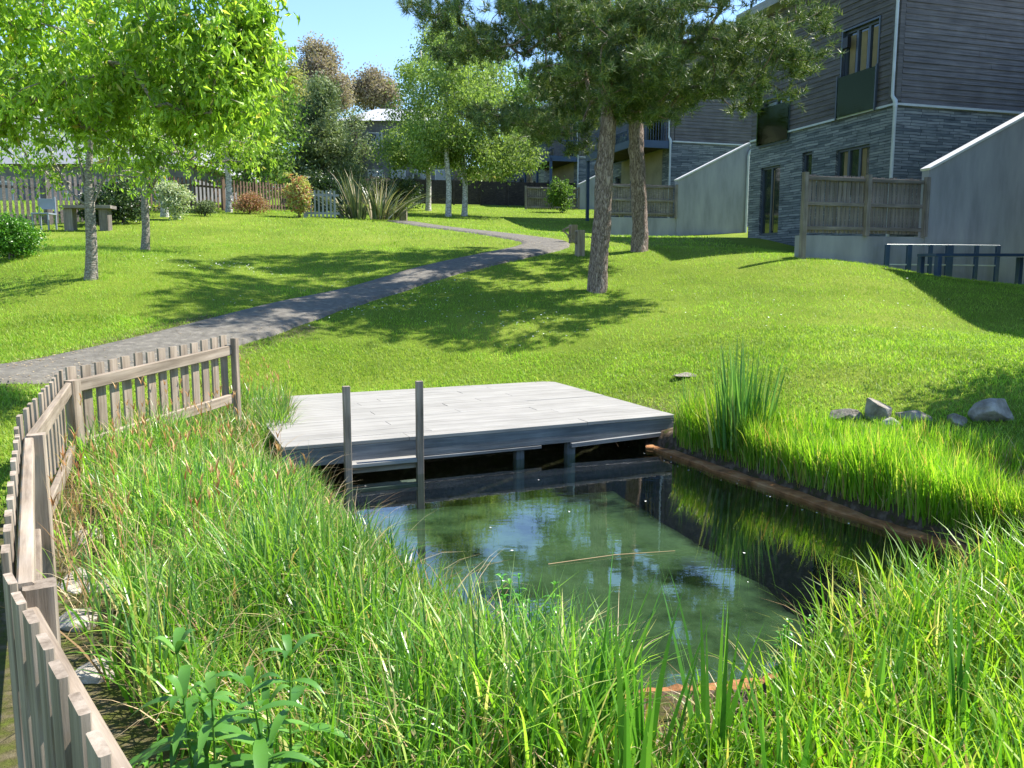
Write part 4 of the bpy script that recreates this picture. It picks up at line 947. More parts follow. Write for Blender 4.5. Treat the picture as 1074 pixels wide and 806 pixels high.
def house(off, label, first=False, balcony=False, seed=1):
    off = np.array(off, float)
    root = empty('house', tuple(np.array([cA[0],cA[1],Z0])+off), label, 'house', 'stepped terrace of stone and timber houses')
    fl = Face(fl0.o+off, fl0.a, fl0.n); fr = Face(fr0.o+off, fr0.a, fr0.n); dz = off[2]
    sh = lambda h: (h[0],h[1],h[2]+dz,h[3]+dz)
    zb = zband+dz; zt = zb+3.9; z0 = Z0+dz-1.0
    lower = [sh(hs_dn),sh(hs_slit),sh(hs_door)]; upper = [sh(hs_up),sh(hs_up2)]
    flat_wall(fl, 0, LWL, z0, zb, lower, 'stone_wall', M['stone'], root)
    flat_wall(fr, 0, 8.0, z0, zb, [], 'stone_wall', M['stone'], root)
    clad_wall(fl, .22, LWL, zb+.07, zt, upper, 'timber_wall', root, seed=seed)
    clad_wall(fr, .16, 8.0, zb+.07, zt+.0, [], 'timber_wall', root, seed=seed+5)
    # backing behind the boards' holes and the far sides
    mb = MB(); 
    mb.obox(fl.at(LWL/2,(z0+zt)/2,-4.1), fl.a*(LWL/2-.02), fl.n*3.9, Zz*((zt-z0)/2-.02))
    mb.build('core_wall', M['farwall'], root)
    for h in upper:   # reveals
        mb = MB(); a,b,c,d = h
        for (x0,x1,y0,y1) in ((a-.05,a,c-.05,d+.05),(b,b+.05,c-.05,d+.05),(a,b,d,d+.05),(a,b,c-.09,c)):
            mb.obox(fl.at((x0+x1)/2,(y0+y1)/2,-.04), fl.a*(x1-x0)/2, fl.n*.085, Zz*(y1-y0)/2)
        mb.build('window_surround', M['frame'], root)
    window(fl, sh(hs_up), root, (.33,.66), (.18,.5,.82), rail=.42); window(fl, sh(hs_up2), root, (.5,), (.3,))
    window(fl, sh(hs_dn), root, (.33,.66), (.25,.75)); window(fl, sh(hs_slit), root, (), None); window(fl, sh(hs_door), root, (.5,), (.5,), name='french_door')
    # glass balustrade of the tall window
    a,b,c,d = sh(hs_up); mb = MB(); mb.obox(fl.at((a+b)/2,c+(d-c)*.22,.10), fl.a*((b-a)/2+.06), fl.n*.006, Zz*(d-c)*.24); mb.build('balcony_glass', M['balglass'], root)
    mb = MB()
    for x in (a-.07,b+.07): mb.obox(fl.at(x,c+(d-c)*.22,.10), fl.a*.02, fl.n*.02, Zz*(d-c)*.26)
    mb.build('balcony_bracket', M['frame'], root)
    a,b,c,d = sh(hs_up2); mb = MB(); mb.obox(fl.at((a+b)/2,c+(d-c)*.4,.10), fl.a*((b-a)/2+.06), fl.n*.006, Zz*(d-c)*.42); mb.build('balcony_glass', M['balglass'], root)
    # corner boards, band, roof
    mb = MB(); mb.obox(fl.at(.11,(zb+zt)/2+.04,.02), fl.a*.105, fl.n*.03, Zz*((zt-zb)/2-.04)); mb.obox(fr.at(.04,(zb+zt)/2+.04,.025), fr.a*.075, fr.n*.03, Zz*((zt-zb)/2-.045)); mb.build('corner_board', M['clad'], root)
    mb = MB(); mb.obox(fr.at(4.0,zb+.035,.03), fr.a*4.0, fr.n*.035, Zz*.03); mb.obox(fl.at(LWL/2,zb+.035,.03), fl.a*(LWL/2), fl.n*.03, Zz*.028); mb.build('band_trim', M['pipe'], root)
    mb = MB(); p = [fr.at(-.5,zt,.45), fr.at(8.4,zt,.45), fr.at(8.4,zt,-LWL-.4), fr.at(-.5,zt,-LWL-.4)]; e = [fr.at(-.5,zt+.25,.45), fr.at(8.4,zt+1.9,.45), fr.at(8.4,zt+1.9,-LWL-.4), fr.at(-.5,zt+.25,-LWL-.4)]
    mb.add(p+e, [(0,1,2,3),(4,5,6,7),(0,1,5,4),(1,2,6,5),(2,3,7,6),(3,0,4,7)]); mb.build('roof', M['slate'], root)
    # downpipe
    mb = MB(); tube(mb, [fl.at(-.10,z0,.09),fl.at(-.10,zb-.05,.09)], [.045,.045], 8); tube(mb, [fl.at(-.10,zb-.08,.09),fl.at(-.09,zb+.1,.09),fl.at(-.02,zb+.22,.12),fl.at(-.01,zb+.32,.12),fl.at(-.01,zt,.12)], [.055,.06,.045,.04,.04], 8)
    mb.build('downpipe', M['pipe'], root, smooth=True)
    mb = MB(); mb.obox(fl.at(1.95,zb+2.05,.06), fl.a*.10, fl.n*.06, Zz*.14); mb.build('vent_box', M['darkmetal'], root)  # small dark vent box on the left wall
    if balcony:
        mb = MB(); za = zb-.1
        mb.obox(fl.at(2.6,za,.95), fl.a*2.6, fl.n*.95, Zz*.07); mb.build('balcony_deck', M['darkfence'], root)
        mb = MB(); mb.obox(fl.at(2.6,za-.02,1.93), fl.a*2.65, fl.n*.04, Zz*.16); mb.obox(fl.at(-.03,za-.02,.95), fl.a*.04, fl.n*.98, Zz*.16)
        for v in (.0,2.6,5.15): mb.obox(fl.at(v,(za+z0+.8)/2,1.88), fl.a*.07, fl.n*.07, Zz*((za-z0-.8)/2))
        mb.build('balcony_frame', M['bluepaint'], root)
        mb = MB(); mb.obox(fl.at(2.6,za+1.1,1.93), fl.a*2.6, fl.n*.025, Zz*.025)
        mb.obox(fl.at(-.03,za+1.1,.95), fl.a*.02, fl.n*.95, Zz*.025)
        for v in np.arange(0,5.2,.13): mb.obox(fl.at(v,za+.6,1.93), fl.a*.01, fl.n*.01, Zz*.5)
        for v in np.arange(0,1.9,.13): mb.obox(fl.at(-.03,za+.6,v), fl.a*.01, fl.n*.01, Zz*.5)
        mb.build('balcony_railing', M['bluepaint'], root)
        mb = MB(); mb.obox(fl.at(3.0,zb-1.4,.012), fl.a*2.2, fl.n*.01, Zz*1.2); mb.build('wall_panel', M['warmwall'], root)
    return root
OFFB = np.array([-2.9,15.8,1.45])
house((0,0,0), 'nearest grey house with slate stone base and timber boards, at the right edge')
house(OFFB, 'middle house behind the two pines, with a blue framed balcony', balcony=True, seed=11)
house(OFFB*2, 'farthest house of the terrace, mostly hidden behind pine branches', balcony=True, seed=21)
house(OFFB*3, 'end house of the terrace seen only as a dark corner behind the birches', balcony=False, seed=31)

# terrace gardens: retaining wall, sloped side wall, timber fence
T0 = G(843,300,1.9); 
def plane_pt(px, py, o, n):
    r = ray(px,py); q0 = np.array([0,0,H]); t = (np.array(o)-q0).dot(n)/r.dot(n); return q0+r*t
FO = P(843,181,19.2)
ft = Face((FO[0],FO[1],0), U, -Vv)
tu = lambda px,py: pix_on(ft, px, py)
zft = tu(845,182)[1]; zfb = tu(845,247)[1]; uR, zRt = tu(974,179); uE, zEt = tu(1090,115); zwb = 1.2
print('terrace', zft, zfb, uR, zRt, uE, zEt)
def terrace(off, lab, seed=1, simple=False):
    off = np.array(off, float); fc = Face(ft.o+off, ft.a, ft.n); dz = off[2]
    root = empty('terrace_wall', tuple(np.array([FO[0],FO[1],1.6])+off), 'rendered grey terrace wall with sloping white coping '+lab, 'wall', 'terrace garden walls')
    # low wall
    mb = MB(); mb.obox(fc.at((uR+.6)/2+.02,(zfb+zwb)/2+dz,-.12), fc.a*(uR+.6)/2, fc.n*.12, Zz*(zfb-zwb)/2); mb.build('low_wall', M['concrete'], root)
    # sloping wall as a prism
    ue, ze = (uE,zEt) ; sl = (ze-zRt)/(ue-uR); ue2 = uR + (zband-.25-zRt)/sl if off[1] > 1 else ue+5; ze2 = zRt+sl*(ue2-uR)
    pr = [(uR,zwb),(ue2,zwb),(ue2,ze2),(uR,zRt)]
    V = [fc.at(u,z+dz,.03) for u,z in pr]+[fc.at(u,z+dz,-.2) for u,z in pr]
    mb = MB(); mb.add(V, [(0,1,2,3),(5,4,7,6),(0,3,7,4),(3,2,6,7),(1,5,6,2),(0,4,5,1)]); mb.build('side_wall', M['concrete'], root)
    a = fc.at(uR-.02,zRt+dz+.03,-.085); b = fc.at(ue2,ze2+dz+.03,-.085); board('coping', a, b, .06, .30, M['coping'], root, side=(0,0,1), bevel=.004)
    # downpipe at the wall end
    if off[1] > 1:
        mb = MB(); q = ue2-.08; tube(mb, [fc.at(q,zwb+dz,.09),fc.at(q,ze2+dz-.55,.09),fc.at(q+.05,ze2+dz-.35,.10),fc.at(q+.35,ze2+dz-.05,.10),fc.at(q+.42,ze2+dz+.3,.10),fc.at(q+.42,ze2+dz+1.2,.10)], [.05]*6, 8); mb.build('downpipe', M['pipe'], root, smooth=True)
    fr_ = empty('garden_fence', tuple(np.array([FO[0],FO[1],zfb])+off), 'tall weathered timber fence on the terrace wall '+lab, 'fence', 'terrace garden fences')
    mt = M['farfence'] if off[1] < 1 else M['farfence']
    for k in range(int((uR-.1)/.118)):
        u = .10+k*.118
        board('paling', fc.at(u,zfb+dz+.06,-.05), fc.at(u+random.uniform(-.006,.006),zft+dz-.02+random.uniform(-.02,.02),-.05), .092, .02, mt, fr_, side=fc.a, bevel=.002) if not simple else None
    if simple:
        mb = MB()
        for k in range(int((uR-.1)/.118)): mb.obox(fc.at(.1+k*.118,(zfb+zft)/2+dz+.02,-.05), fc.a*.046, fc.n*.01, Zz*(zft-zfb-.06)/2)
        mb.build('paling_panel', mt, fr_)
    for u in (.02,uR*.5,uR-.06): board('post', fc.at(u,zfb+dz-(1.0 if u < .1 else -.003),.05), fc.at(u,zft+dz+.02,.05), .11, .11, mt, fr_, side=fc.a)
    for f in (.12,.52,.93): board('rail', fc.at(.08,zfb+(zft-zfb)*f+dz,.0), fc.at(uR-.12,zfb+(zft-zfb)*f+dz,.0), .085, .05, mt, fr_, side=(0,0,1))
terrace((0,0,0), 'in front of the nearest house'); terrace(OFFB, 'in front of the middle house', 2, True); terrace(OFFB*2, 'in front of the farthest house', 3, True)
# side return fences of the terraces (seen past the pine trunk)
# terrace railing and table at the foot of the nearest wall
def wp_(px, py, dn):  # point on the plane dn metres in front of the terrace wall
    o = ft.o + ft.n*dn; r = ray(px,py); t = (o-np.array([0,0,H])).dot(ft.n)/r.dot(ft.n); return np.array([0,0,H])+r*t
a, b = wp_(931,257,.35), wp_(1047,258,.35); bl, br_ = wp_(931,289,.35), wp_(1047,297,.35)
rl = empty('metal_railing', tuple(bl), 'grey blue steel railing against the nearest terrace wall', 'railing')
for i, w_ in zip((0,.19,.38,.55,.80,1.0), (.09,.10,.07,.16,.08,.09)):
    t_ = a*(1-i)+b*i; board('upright', (t_[0],t_[1],tzf(t_[0],t_[1])-.05), t_, w_*1.25, .06, M['bluepaint'], rl, side=U)
board('top_rail', a-U*.04, b+U*.04, .03, .05, M['pipe'], rl, side=(0,0,1)); m_ = (a[2]+bl[2])/2-.10
board('lower_rail', (a[0],a[1],m_), (b[0],b[1],m_-.02), .03, .03, M['pipe'], rl, side=(0,0,1))
a, b = wp_(962,268,.95), wp_(1072,268,.95)
tb = empty('garden_table', (a[0],a[1],tzf(a[0],a[1])), 'long dark blue garden table standing in front of the railing', 'table')
dp_ = -Vv*.55
mb = MB(); mb.obox((a+b)/2+dp_/2, (b-a)/2, dp_/2, Zz*.03); mb.build('table_top', M['bluepaint'], tb)
for e, f_ in ((.03,.05),(.97,.05),(.03,.95),(.97,.95)):
    q = a*(1-e)+b*e+dp_*f_; board('leg', (q[0],q[1],tzf(q[0],q[1])-.05), (q[0],q[1],a[2]-.032), .11, .11, M['bluepaint'], tb, side=U)
q = wp_(922,242,-.25)
for px,lb in ((912,'small terracotta pot on the terrace wall below the fence post'),):
    q = wp_(px,243,-.13); mb = MB(); tube(mb, [(q[0],q[1],zfb+.003),(q[0],q[1],zfb+.05),(q[0],q[1],zfb+.17),(q[0],q[1],zfb+.18),(q[0],q[1],zfb+.20)], [.06,.07,.09,.10,.10], 12, cap=True)
# ------------------------------------------------------------------ bollards
def bollard(px, py, d, h, lab):
    p = P(px,py,d); z = tzf(p[0],p[1]); root = empty('path_bollard', (p[0],p[1],z), lab, 'bollard', 'timber bollards at the path bend')
    board('post', (p[0],p[1],z-.1), (p[0],p[1],z+h), .19, .19, M['post'], root, side=(1,.3,0))
    mb = MB(); s = .045; q = np.array([p[0]-.10,p[1]-.03,z+h-.02])
    for c0,c1 in ((q+[0,0,-.03],q+[-.2,-.05,-.13]),(q+[-.2,-.05,-.13],q+[0,0,-.30])):
        d_ = (c1-c0)/2; n_ = np.cross(d_,[0,1,0]); n_ = n_/np.linalg.norm(n_); mb.obox((c0+c1)/2, d_, np.array([0,.05,0]), n_*.02)
    mb.build('angled_bracket', M['post'], root)
bollard(608,271,20.6,.62,'nearer squat timber bollard with an angled bracket beside the path')
bollard(601,250,23.6,.5,'farther timber bollard with an angled bracket behind the nearer one')
p = P(423,233,34); z = tzf(p[0],p[1]); o = board('timber_post', (p[0],p[1],z-.1), (p[0],p[1],z+.42), .3, .3, M['post'], None, side=(1,0,0)); tag(o, 'short pale timber post on the lawn right of the flax', 'post')

# ------------------------------------------------------------------ far fences
def longfence(name, label, pts, h, mat, pitch=.13, pw=.07, postw=.11, bay=1.9, base=0.0, solid=False, group=None):
    c = pts[0]; root = empty(name, (c[0],c[1],tzf(c[0],c[1])), label, 'fence', group)
    pan = MB(); 
    for a, b in zip(pts[:-1], pts[1:]):
        a = np.array(a[:2]); b = np.array(b[:2]); L = np.linalg.norm(b-a); d = (b-a)/L; n = np.array([-d[1],d[0]]); nb_ = max(1, round(L/bay))
        D3 = np.array([d[0],d[1],0]); N3 = np.array([n[0],n[1],0])
        for k in range(nb_):
            s0, s1 = a+d*L*k/nb_, a+d*L*(k+1)/nb_; z0, z1 = tzf(*s0), tzf(*s1); zt_ = max(z0,z1)+h
            board('post', (s0[0],s0[1],z0-.1), (s0[0],s0[1],zt_+.08), postw, postw, mat, root, side=D3)
            m_ = (s0+s1)/2; l = np.linalg.norm(s1-s0)
            for f in (.2,.85): pan.obox((m_[0],m_[1],(z0+z1)/2+h*f)+N3*.035, D3*l/2*.97, N3*.015, Zz*.04)
            for j in range(int(l/pitch)):
                q = s0+d*(j+.5)*pitch; zb_ = z0+(z1-z0)*(j*pitch/l)
                pan.obox((q[0],q[1],(zb_+.05+zt_)/2), D3*pw/2, N3*.012, Zz*(zt_-zb_-.05)/2)
    pan.build('paling_panel', mat, root); return root
def gxy(px, d): return ((px-537)/F*d, d)
longfence('slatted_fence', 'pale grey slatted fence behind the cherry trees on the left', [gxy(-90,23.5),gxy(0,24.5),gxy(60,25.5),gxy(128,27)], 1.35, M['farfence'], pitch=.15, pw=.085)
longfence('slatted_fence', 'reddish brown open fence at the back of the left lawn', [gxy(128,30),gxy(180,32),gxy(240,34),gxy(305,37)], 1.15, M['brownfence'], pitch=.17, pw=.07)
longfence('boundary_fence', 'dark close boarded fence across the top of the lawn behind the birches', [gxy(300,46),gxy(420,52),gxy(560,54),gxy(640,55)], 1.5, M['darkfence'], pitch=.13, pw=.125)
pg = [gxy(324,31.5),gxy(360,31.8)]
longfence('garden_screen', 'freestanding grey picket screen between the pink shrub and the flax', pg, 1.02, plain_mat('blue_grey_picket', (.25,.26,.30), .7), pitch=.145, pw=.07, bay=5)

# timber block and bin by the left fence
p = P(75,248,24); z = tzf(p[0],p[1])
root = empty('timber_bench', (p[0],p[1],z), 'chunky timber bench with a slab seat by the slatted fence', 'bench')
board('leg', (p[0],p[1],z-.05),(p[0],p[1],z+.60), .25,.25, M['farfence'], root, side=(1,0,0)); board('leg', (p[0]+.95,p[1]+.1,z-.05),(p[0]+.95,p[1]+.1,z+.60), .25,.25, M['farfence'], root, side=(1,0,0))
board('seat', (p[0]-.2,p[1],z+.65),(p[0]+1.2,p[1]+.1,z+.65), .45,.09, M['farfence'], root, side=(0,1,0))
p = P(48,250,24); z = tzf(p[0],p[1])
root = empty('garden_chair', (p[0],p[1],z), 'pale folding garden chair left of the timber bench', 'chair'); W = plain_mat('pale_blue_paint', (.22,.26,.31), .5)
for sx in (-.22,.22):
    for sy in (-.2,.2): board('leg', (p[0]+sx,p[1]+sy,z), (p[0]+sx,p[1]+sy,z+(.45 if sy < 0 else .95)), .04,.04, W, root, side=(1,0,0))
board('seat', (p[0]-.25,p[1],z+.46),(p[0]+.25,p[1],z+.46), .44,.04, W, root, side=(0,1,0)); board('backrest', (p[0]-.22,p[1]+.2,z+.75),(p[0]+.22,p[1]+.2,z+.75), .3,.03, W, root, side=(0,0,1))

# ------------------------------------------------------------------ far buildings
def building(x0, x1, y0, y1, z0, zw, zr, label, wallm, roofm, nwin=6, rot=0, hip=2.0):
    cx, cy = (x0+x1)/2, (y0+y1)/2; root = empty('building', (cx,cy,z0), label, 'building')
    mb = MB(); mb.obox((cx,cy,(z0+zw)/2), ((x1-x0)/2,0,0), (0,(y1-y0)/2,0), (0,0,(zw-z0)/2)); mb.build('wall', wallm, root)
    mb = MB(); e = .5; r = hip
    V = [(x0-e,y0-e,zw+.003),(x1+e,y0-e,zw+.003),(x1+e,y1+e,zw+.003),(x0-e,y1+e,zw+.003),(x0+r,cy,zr),(x1-r,cy,zr)]
    mb.add(V, [(0,1,5,4),(2,3,4,5),(0,3,2,1)], [(1,2,5),(3,0,4)]); mb.build('roof', roofm, root)
    for k in range(nwin):
        x = x0+(x1-x0)*(k+.5)/nwin
        for zz in ([zw-1.4] if zw-z0 < 4.5 else [zw-1.4, zw-4.2]):
            mb = MB(); mb.obox((x,y0-.02,zz), (.6,0,0), (0,.05,0), (0,0,.6)); w_ = mb.build('window', M['coping'], root)
            mb = MB(); mb.obox((x,y0-.075,zz), (.52,0,0), (0,.006,0), (0,0,.52)); g_ = mb.build('pane', M['glass'], root); g_.parent = w_
    return root
building(-42,-16.5,44,54,4.0,7.4,12.2,'long low building with a grey slate roof behind the slatted fence', M['farwall'], M['slate'], 9)
building(-13.2,-4.5,66,76,6,13.4,15.3,'pale roofed building seen between the conifer and the birches', M['farwall'], M['whiteroof'], 5)

building(12.9,19.5,12.9,20.0,1.0,7.7,9.0,'unseen grey house added outside the right edge to shade the lawn', M['stone'], M['slate'], 3)  # added out of view, sized so its shadow falls across the right lawn
# ------------------------------------------------------------------ trees
def pine(name, label, base, H_top, crown, ntar, seed, trunk, rt, ntuft, scale=1.0):
    rng = np.random.default_rng(seed); root = empty(name, base, label, 'pine tree', 'two pines on the lawn')
    sk = Skel(trunk, rt); tg = np.vstack([ell(n, c, r, rng, .35) for c, r, n in crown]); sk.reach(tg, start=3, sag=-.03, jit=.07, rng=rng, up=.1, step=.4)
    mb = MB(); sk.mesh(mb, tip=.011, ex=2.1, trunk_n=16, flare=1.15, rmax=.11)
    # stubs and burrs on the bare trunk
    o = mb.build('trunk', M['bark_pine'], root, smooth=True)
    tex = bpy.data.textures.new('bark_lumps', 'CLOUDS'); tex.noise_scale = .12
    # needle tufts
    an = np.array([sk.p[i] for i in sk.tips]); an2 = np.array([sk.p[i] for i in sk.twigs]); 
    tp = np.vstack([spread(an, max(1,ntuft//len(an)), .16, rng, (1,1,.45)), spread(an2[rng.random(len(an2)) < .5], 2, .10, rng)])
    n = len(tp); k = 38
    ax = rng.normal(0,.5,(n,3)); ax[:,2] += .75; ax += (tp-np.mean([c for c,_,_ in crown],0))*.12; ax /= np.linalg.norm(ax,axis=1)[:,None]
    A = np.repeat(ax,k,0); d = rng.normal(0,1,(n*k,3))*.75+A*rng.uniform(.3,1.3,(n*k,1)); d /= np.linalg.norm(d,axis=1)[:,None]
    s0 = np.repeat(tp,k,0)+A*rng.uniform(-.10,.08,(n*k,1)); L = rng.uniform(.10,.19,n*k)*scale
    sd = np.cross(d, rng.normal(0,1,(n*k,3))); sd /= np.linalg.norm(sd,axis=1)[:,None]; w_ = .0060*scale
    V = np.stack([s0-sd*w_, s0+sd*w_, s0+d*L[:,None]],1).reshape(-1,3); mb = MB(); mb.add(V, None, np.arange(n*k*3).reshape(-1,3))
    mb.build('crown', M['l_pine'], root); return root
b1 = P(626,306,17); z1 = tzf(b1[0],b1[1]); 
tr = [(b1[0],b1[1],z1-.1)] + [tuple(P(px,py,17)) for px,py in ((628,270),(631,235),(633,200),(636,160),(638,120),(637,70),(634,10),(631,-60),(640,-130),(645,-220))]
crown = [ (P(700,60,16.7),(2.4,2.2,.55),46),(P(590,50,16.8),(1.9,2.0,.6),34),(P(770,20,16.6),(1.9,1.8,.6),36),(P(640,85,16.2),(1.5,1.5,.45),26),(P(520,20,17.0),(1.5,1.6,.35),16),(P(780,95,17),(.9,1.2,.45),16),
 (P(740,-60,17),(2.3,2.3,.8),40),(P(600,-70,17),(2.0,2.2,.8),30),(P(650,-160,17),(2.2,2.2,.9),34),(P(650,-240,17),(1.4,1.4,.9),18),(P(545,130,17.2),(.9,.9,.22),9),(P(590,145,17.6),(.7,.8,.25),8),(P(455,8,17.2),(.8,.7,.25),7),(P(835,55,16.8),(.55,.8,.4),10),(P(690,112,16.8),(1.0,1.0,.3),14),(P(640,25,16.1),(.9,.6,.7),16),(P(665,60,16.3),(.7,.6,.6),10),(P(620,-20,16.2),(.9,.6,.6),10),(P(500,45,17.2),(.9,1.0,.3),9)]
pine('pine_tree', 'nearer pine with a thick gnarled trunk on the open lawn', (b1[0],b1[1],z1), 0, crown, 0, 4, tr, [.20,.188,.18,.175,.165,.155,.145,.13,.11,.09,.06], 5200)
b2 = P(670,263,21); z2 = tzf(b2[0],b2[1])
tr = [(b2[0],b2[1],z2-.1)] + [tuple(P(px,py,21)) for px,py in ((671,235),(670,200),(668,160),(667,120),(668,70),(668,10),(666,-60),(660,-120),(655,-180))]
crown = [(P(610,110,21.5),(1.8,2,.5),22),(P(560,105,21.5),(1.2,1.5,.35),9),(P(690,90,21),(2.2,2,.5),26),(P(740,40,21),(2.0,2,.7),24),(P(590,30,21),(2.5,2.2,.8),30),(P(650,-30,21),(3.0,2.6,1.2),40),(P(640,-120,21),(2.6,2.4,1.2),38),(P(650,-210,21),(1.9,1.9,1.1),22),(P(672,40,20.2),(.8,.6,.9),12),(P(515,120,21.5),(.7,.8,.2),5)]
pine('pine_tree', 'farther pine standing straight behind the nearer pine', (b2[0],b2[1],z2), 0, crown, 0, 9, tr, [.205,.195,.19,.18,.165,.15,.13,.11,.09,.05], 3800, 1.2)

# near cherry: trunk outside the left edge, boughs reach into view
cb = np.array([-7.6,8.6,tzf(-7.6,8.6)])
tr = [cb+[0,0,-.1], cb+[.02,0,.7], cb+[.08,.02,1.4], cb+[.1,.02,2.0], cb+[.2,.05,2.6]]
lim = [tuple(P(px,py,d)) for px,py,d in ((-60,165,8.9),(0,127,8.8),(70,83,8.7),(130,78,8.8))]
def cherry_targets(blobs, rng):
    return np.vstack([ell(n, c, r, rng, .25) for c, r, n in blobs])
def cherry(name, label, base, trunk, rt, blobs, nleaf, leaf, extra=None, seed=1, sig=.13, tip=.006):
    rng = np.random.default_rng(seed); root = empty(name, base, label, 'cherry tree'); sk = Skel(trunk, rt)
    if extra is not None:
        for path in extra:
            j = int(np.argmin([np.linalg.norm(np.array(p_)-np.array(path[0])) for p_ in sk.p])); ch = [j]; last = j
            for q in path: sk.p.append(np.array(q)); sk.par.append(last); sk.load.append(0); last = len(sk.p)-1; ch.append(last)
            sk.chains.append(ch)
    tg = cherry_targets(blobs, rng); sk.reach(tg, start=2, sag=.05, jit=.06, rng=rng, up=.15, step=.35)
    mb = MB(); sk.mesh(mb, tip=tip, ex=2.15, trunk_n=12); mb.build('trunk', M['bark_cherry'], root, smooth=True)
    an = np.array([sk.p[i] for i in sk.tips+sk.tips+sk.twigs]); 
    # leaves hang in little bunches
    nb_ = nleaf//5; c0 = an[rng.integers(0,len(an),nb_)] + rng.normal(0,sig,(nb_,3))
    pos = np.repeat(c0,5,0)+rng.normal(0,.03,(nb_*5,3)); mc = MB(); leaves(mc, pos, leaf, 1.25, .36, rng); mc.build('crown', M['l_cherry'], root); return root
bl = [(P(60,60,8.8),(1.2,1.2,.75),34),(P(170,50,9.0),(1.0,1.1,.65),34),(P(-60,60,8.6),(1.2,1.2,.9),22),(P(230,70,9.1),(.55,.8,.6),18),(P(120,-60,9),(1.5,1.4,.8),26),(P(0,-60,8.8),(1.4,1.4,.9),22),(P(150,105,9.0),(.8,.9,.4),16),(P(60,115,8.9),(.7,.8,.35),10),
      (P(215,125,9.2),(.35,.4,.2),3),(P(-100,-20,8.5),(1.3,1.3,1.1),22),(P(248,-10,9.1),(.25,.5,.4),6),(P(255,100,9.1),(.4,.5,.4),10),(P(262,50,9.2),(.3,.4,.3),9),(P(100,140,9.0),(.8,.8,.3),6),(P(262,10,9.2),(.28,.4,.3),7)]
cherry('cherry_tree', 'near cherry whose leafy boughs hang into the top left corner', tuple(cb), tr, [.16,.15,.14,.13,.11], bl, 23000, .108, [lim], seed=2)
b = P(95,291,15); z = tzf(b[0],b[1]); tr = [(b[0],b[1],z-.1)]+[tuple(P(px,py,15)) for px,py in ((96,262),(95,235),(94,212),(93,180),(96,140))]
bl = [(P(70,110,15),(1.3,1.3,.8),26),(P(140,100,15),(1.2,1.2,.8),24),(P(20,120,15),(1.0,1.2,.6),16),(P(60,20,15),(1.6,1.6,1.0),22),(P(150,170,15.2),(.7,.8,.35),9),(P(30,175,15),(.8,.8,.3),9)]
cherry('cherry_tree', 'cherry with a forked mottled trunk, nearer of the two on the left lawn', (b[0],b[1],z), tr, [.11,.098,.09,.085,.06,.045], bl, 7500, .10, seed=3, sig=.2,
       extra=[[P(95,220,15),P(72,200,14.9),P(55,165,14.8)],[P(96,218,15),P(110,185,15.1),P(118,150,15.1)],[P(93,215,15),P(86,180,15),P(80,150,15)]], tip=.008)
b = P(152,262,20); z = tzf(b[0],b[1]); tr = [(b[0],b[1],z-.1)]+[tuple(P(px,py,20)) for px,py in ((153,240),(152,215),(153,190),(156,150))]
bl = [(P(150,140,20),(1.6,1.6,.9),26),(P(200,120,20),(1.5,1.5,1.0),26),(P(240,150,20.5),(1.0,1.2,.7),14),(P(110,150,20),(1.0,1.2,.5),12),(P(180,40,20),(2.2,2.,1.4),24),(P(195,165,20),(.9,.9,.3),5)]
cherry('cherry_tree', 'cherry with a slim trunk, farther of the two on the left lawn', (b[0],b[1],z), tr, [.10,.09,.085,.07,.045], bl, 7500, .12, seed=5, sig=.25,
       extra=[[P(153,205,20),P(135,185,19.9),P(118,168,19.8)],[P(153,207,20),P(168,180,20.1),P(180,160,20.1)]], tip=.009)
for px,py,d,lb in ((173,236,29,'slim birch trunked tree just right of the farther cherry'),(240,222,33,'slim tree by the brown fence, right of the left lawn shrubs')):
    b = P(px,py,d); z = tzf(b[0],b[1]); t3 = [(b[0],b[1],z-.1),(b[0]+.05,b[1],z+1.2),(b[0],b[1],z+2.4),(b[0]+.1,b[1],z+3.8)]
    tree('slim_tree', lb, 'tree', (b[0],b[1],z), t3, [.13,.11,.09,.04], [((b[0],b[1],z+4.2),(2.0,1.8,1.7),1),((b[0]+.6,b[1],z+2.9),(1.6,1.5,.7),.5)], 50, M['l_green'], M['bark_birch'], 9000, .16, .3, .3)
# birches
for k,(px,py,d,hh,lb) in enumerate([(449,219,45,8.6,'birch with a half hidden trunk, leftmost of the three'),(470,226,41,9.6,'birch with the whitest trunk, middle of the three'),(487,224,42,8.0,'birch with a brown shaded trunk, rightmost of the three')]):
    b = P(px,py,d); z = tzf(b[0],b[1]); dx = (-.9,0,.9)[k]
    t3 = [(b[0],b[1],z-.1),(b[0]+.05,b[1],z+1.5),(b[0]-.05,b[1],z+3),(b[0]+dx*.2,b[1],z+hh*.6),(b[0]+dx*.3,b[1],z+hh*.95)]
    bl = [((b[0]+dx*.3,b[1],z+hh*.5),(1.9,1.8,hh*.2),1.2),((b[0]+dx,b[1],z+hh*.34),(2.0,1.8,hh*.10),.9),((b[0]+dx*.4,b[1],z+hh*.78),(1.1,1.1,hh*.22),.7)]
    if k == 2: bl += [((b[0]+2.2,b[1],z+hh*.36),(1.6,1.5,.9),.7)]
    if k == 0: bl += [((b[0]-.9,b[1],z+hh*.45),(1.3,1.5,1.7),.6)]
    tree('birch_tree', lb, 'birch tree', (b[0],b[1],z), t3, [.15,.13,.11,.07,.03], bl, 80, M['l_birch'], M['bark_birch'], 17000, .15, .3, .9, 'birches on the back lawn', start=2, kw=dict(up=.1))
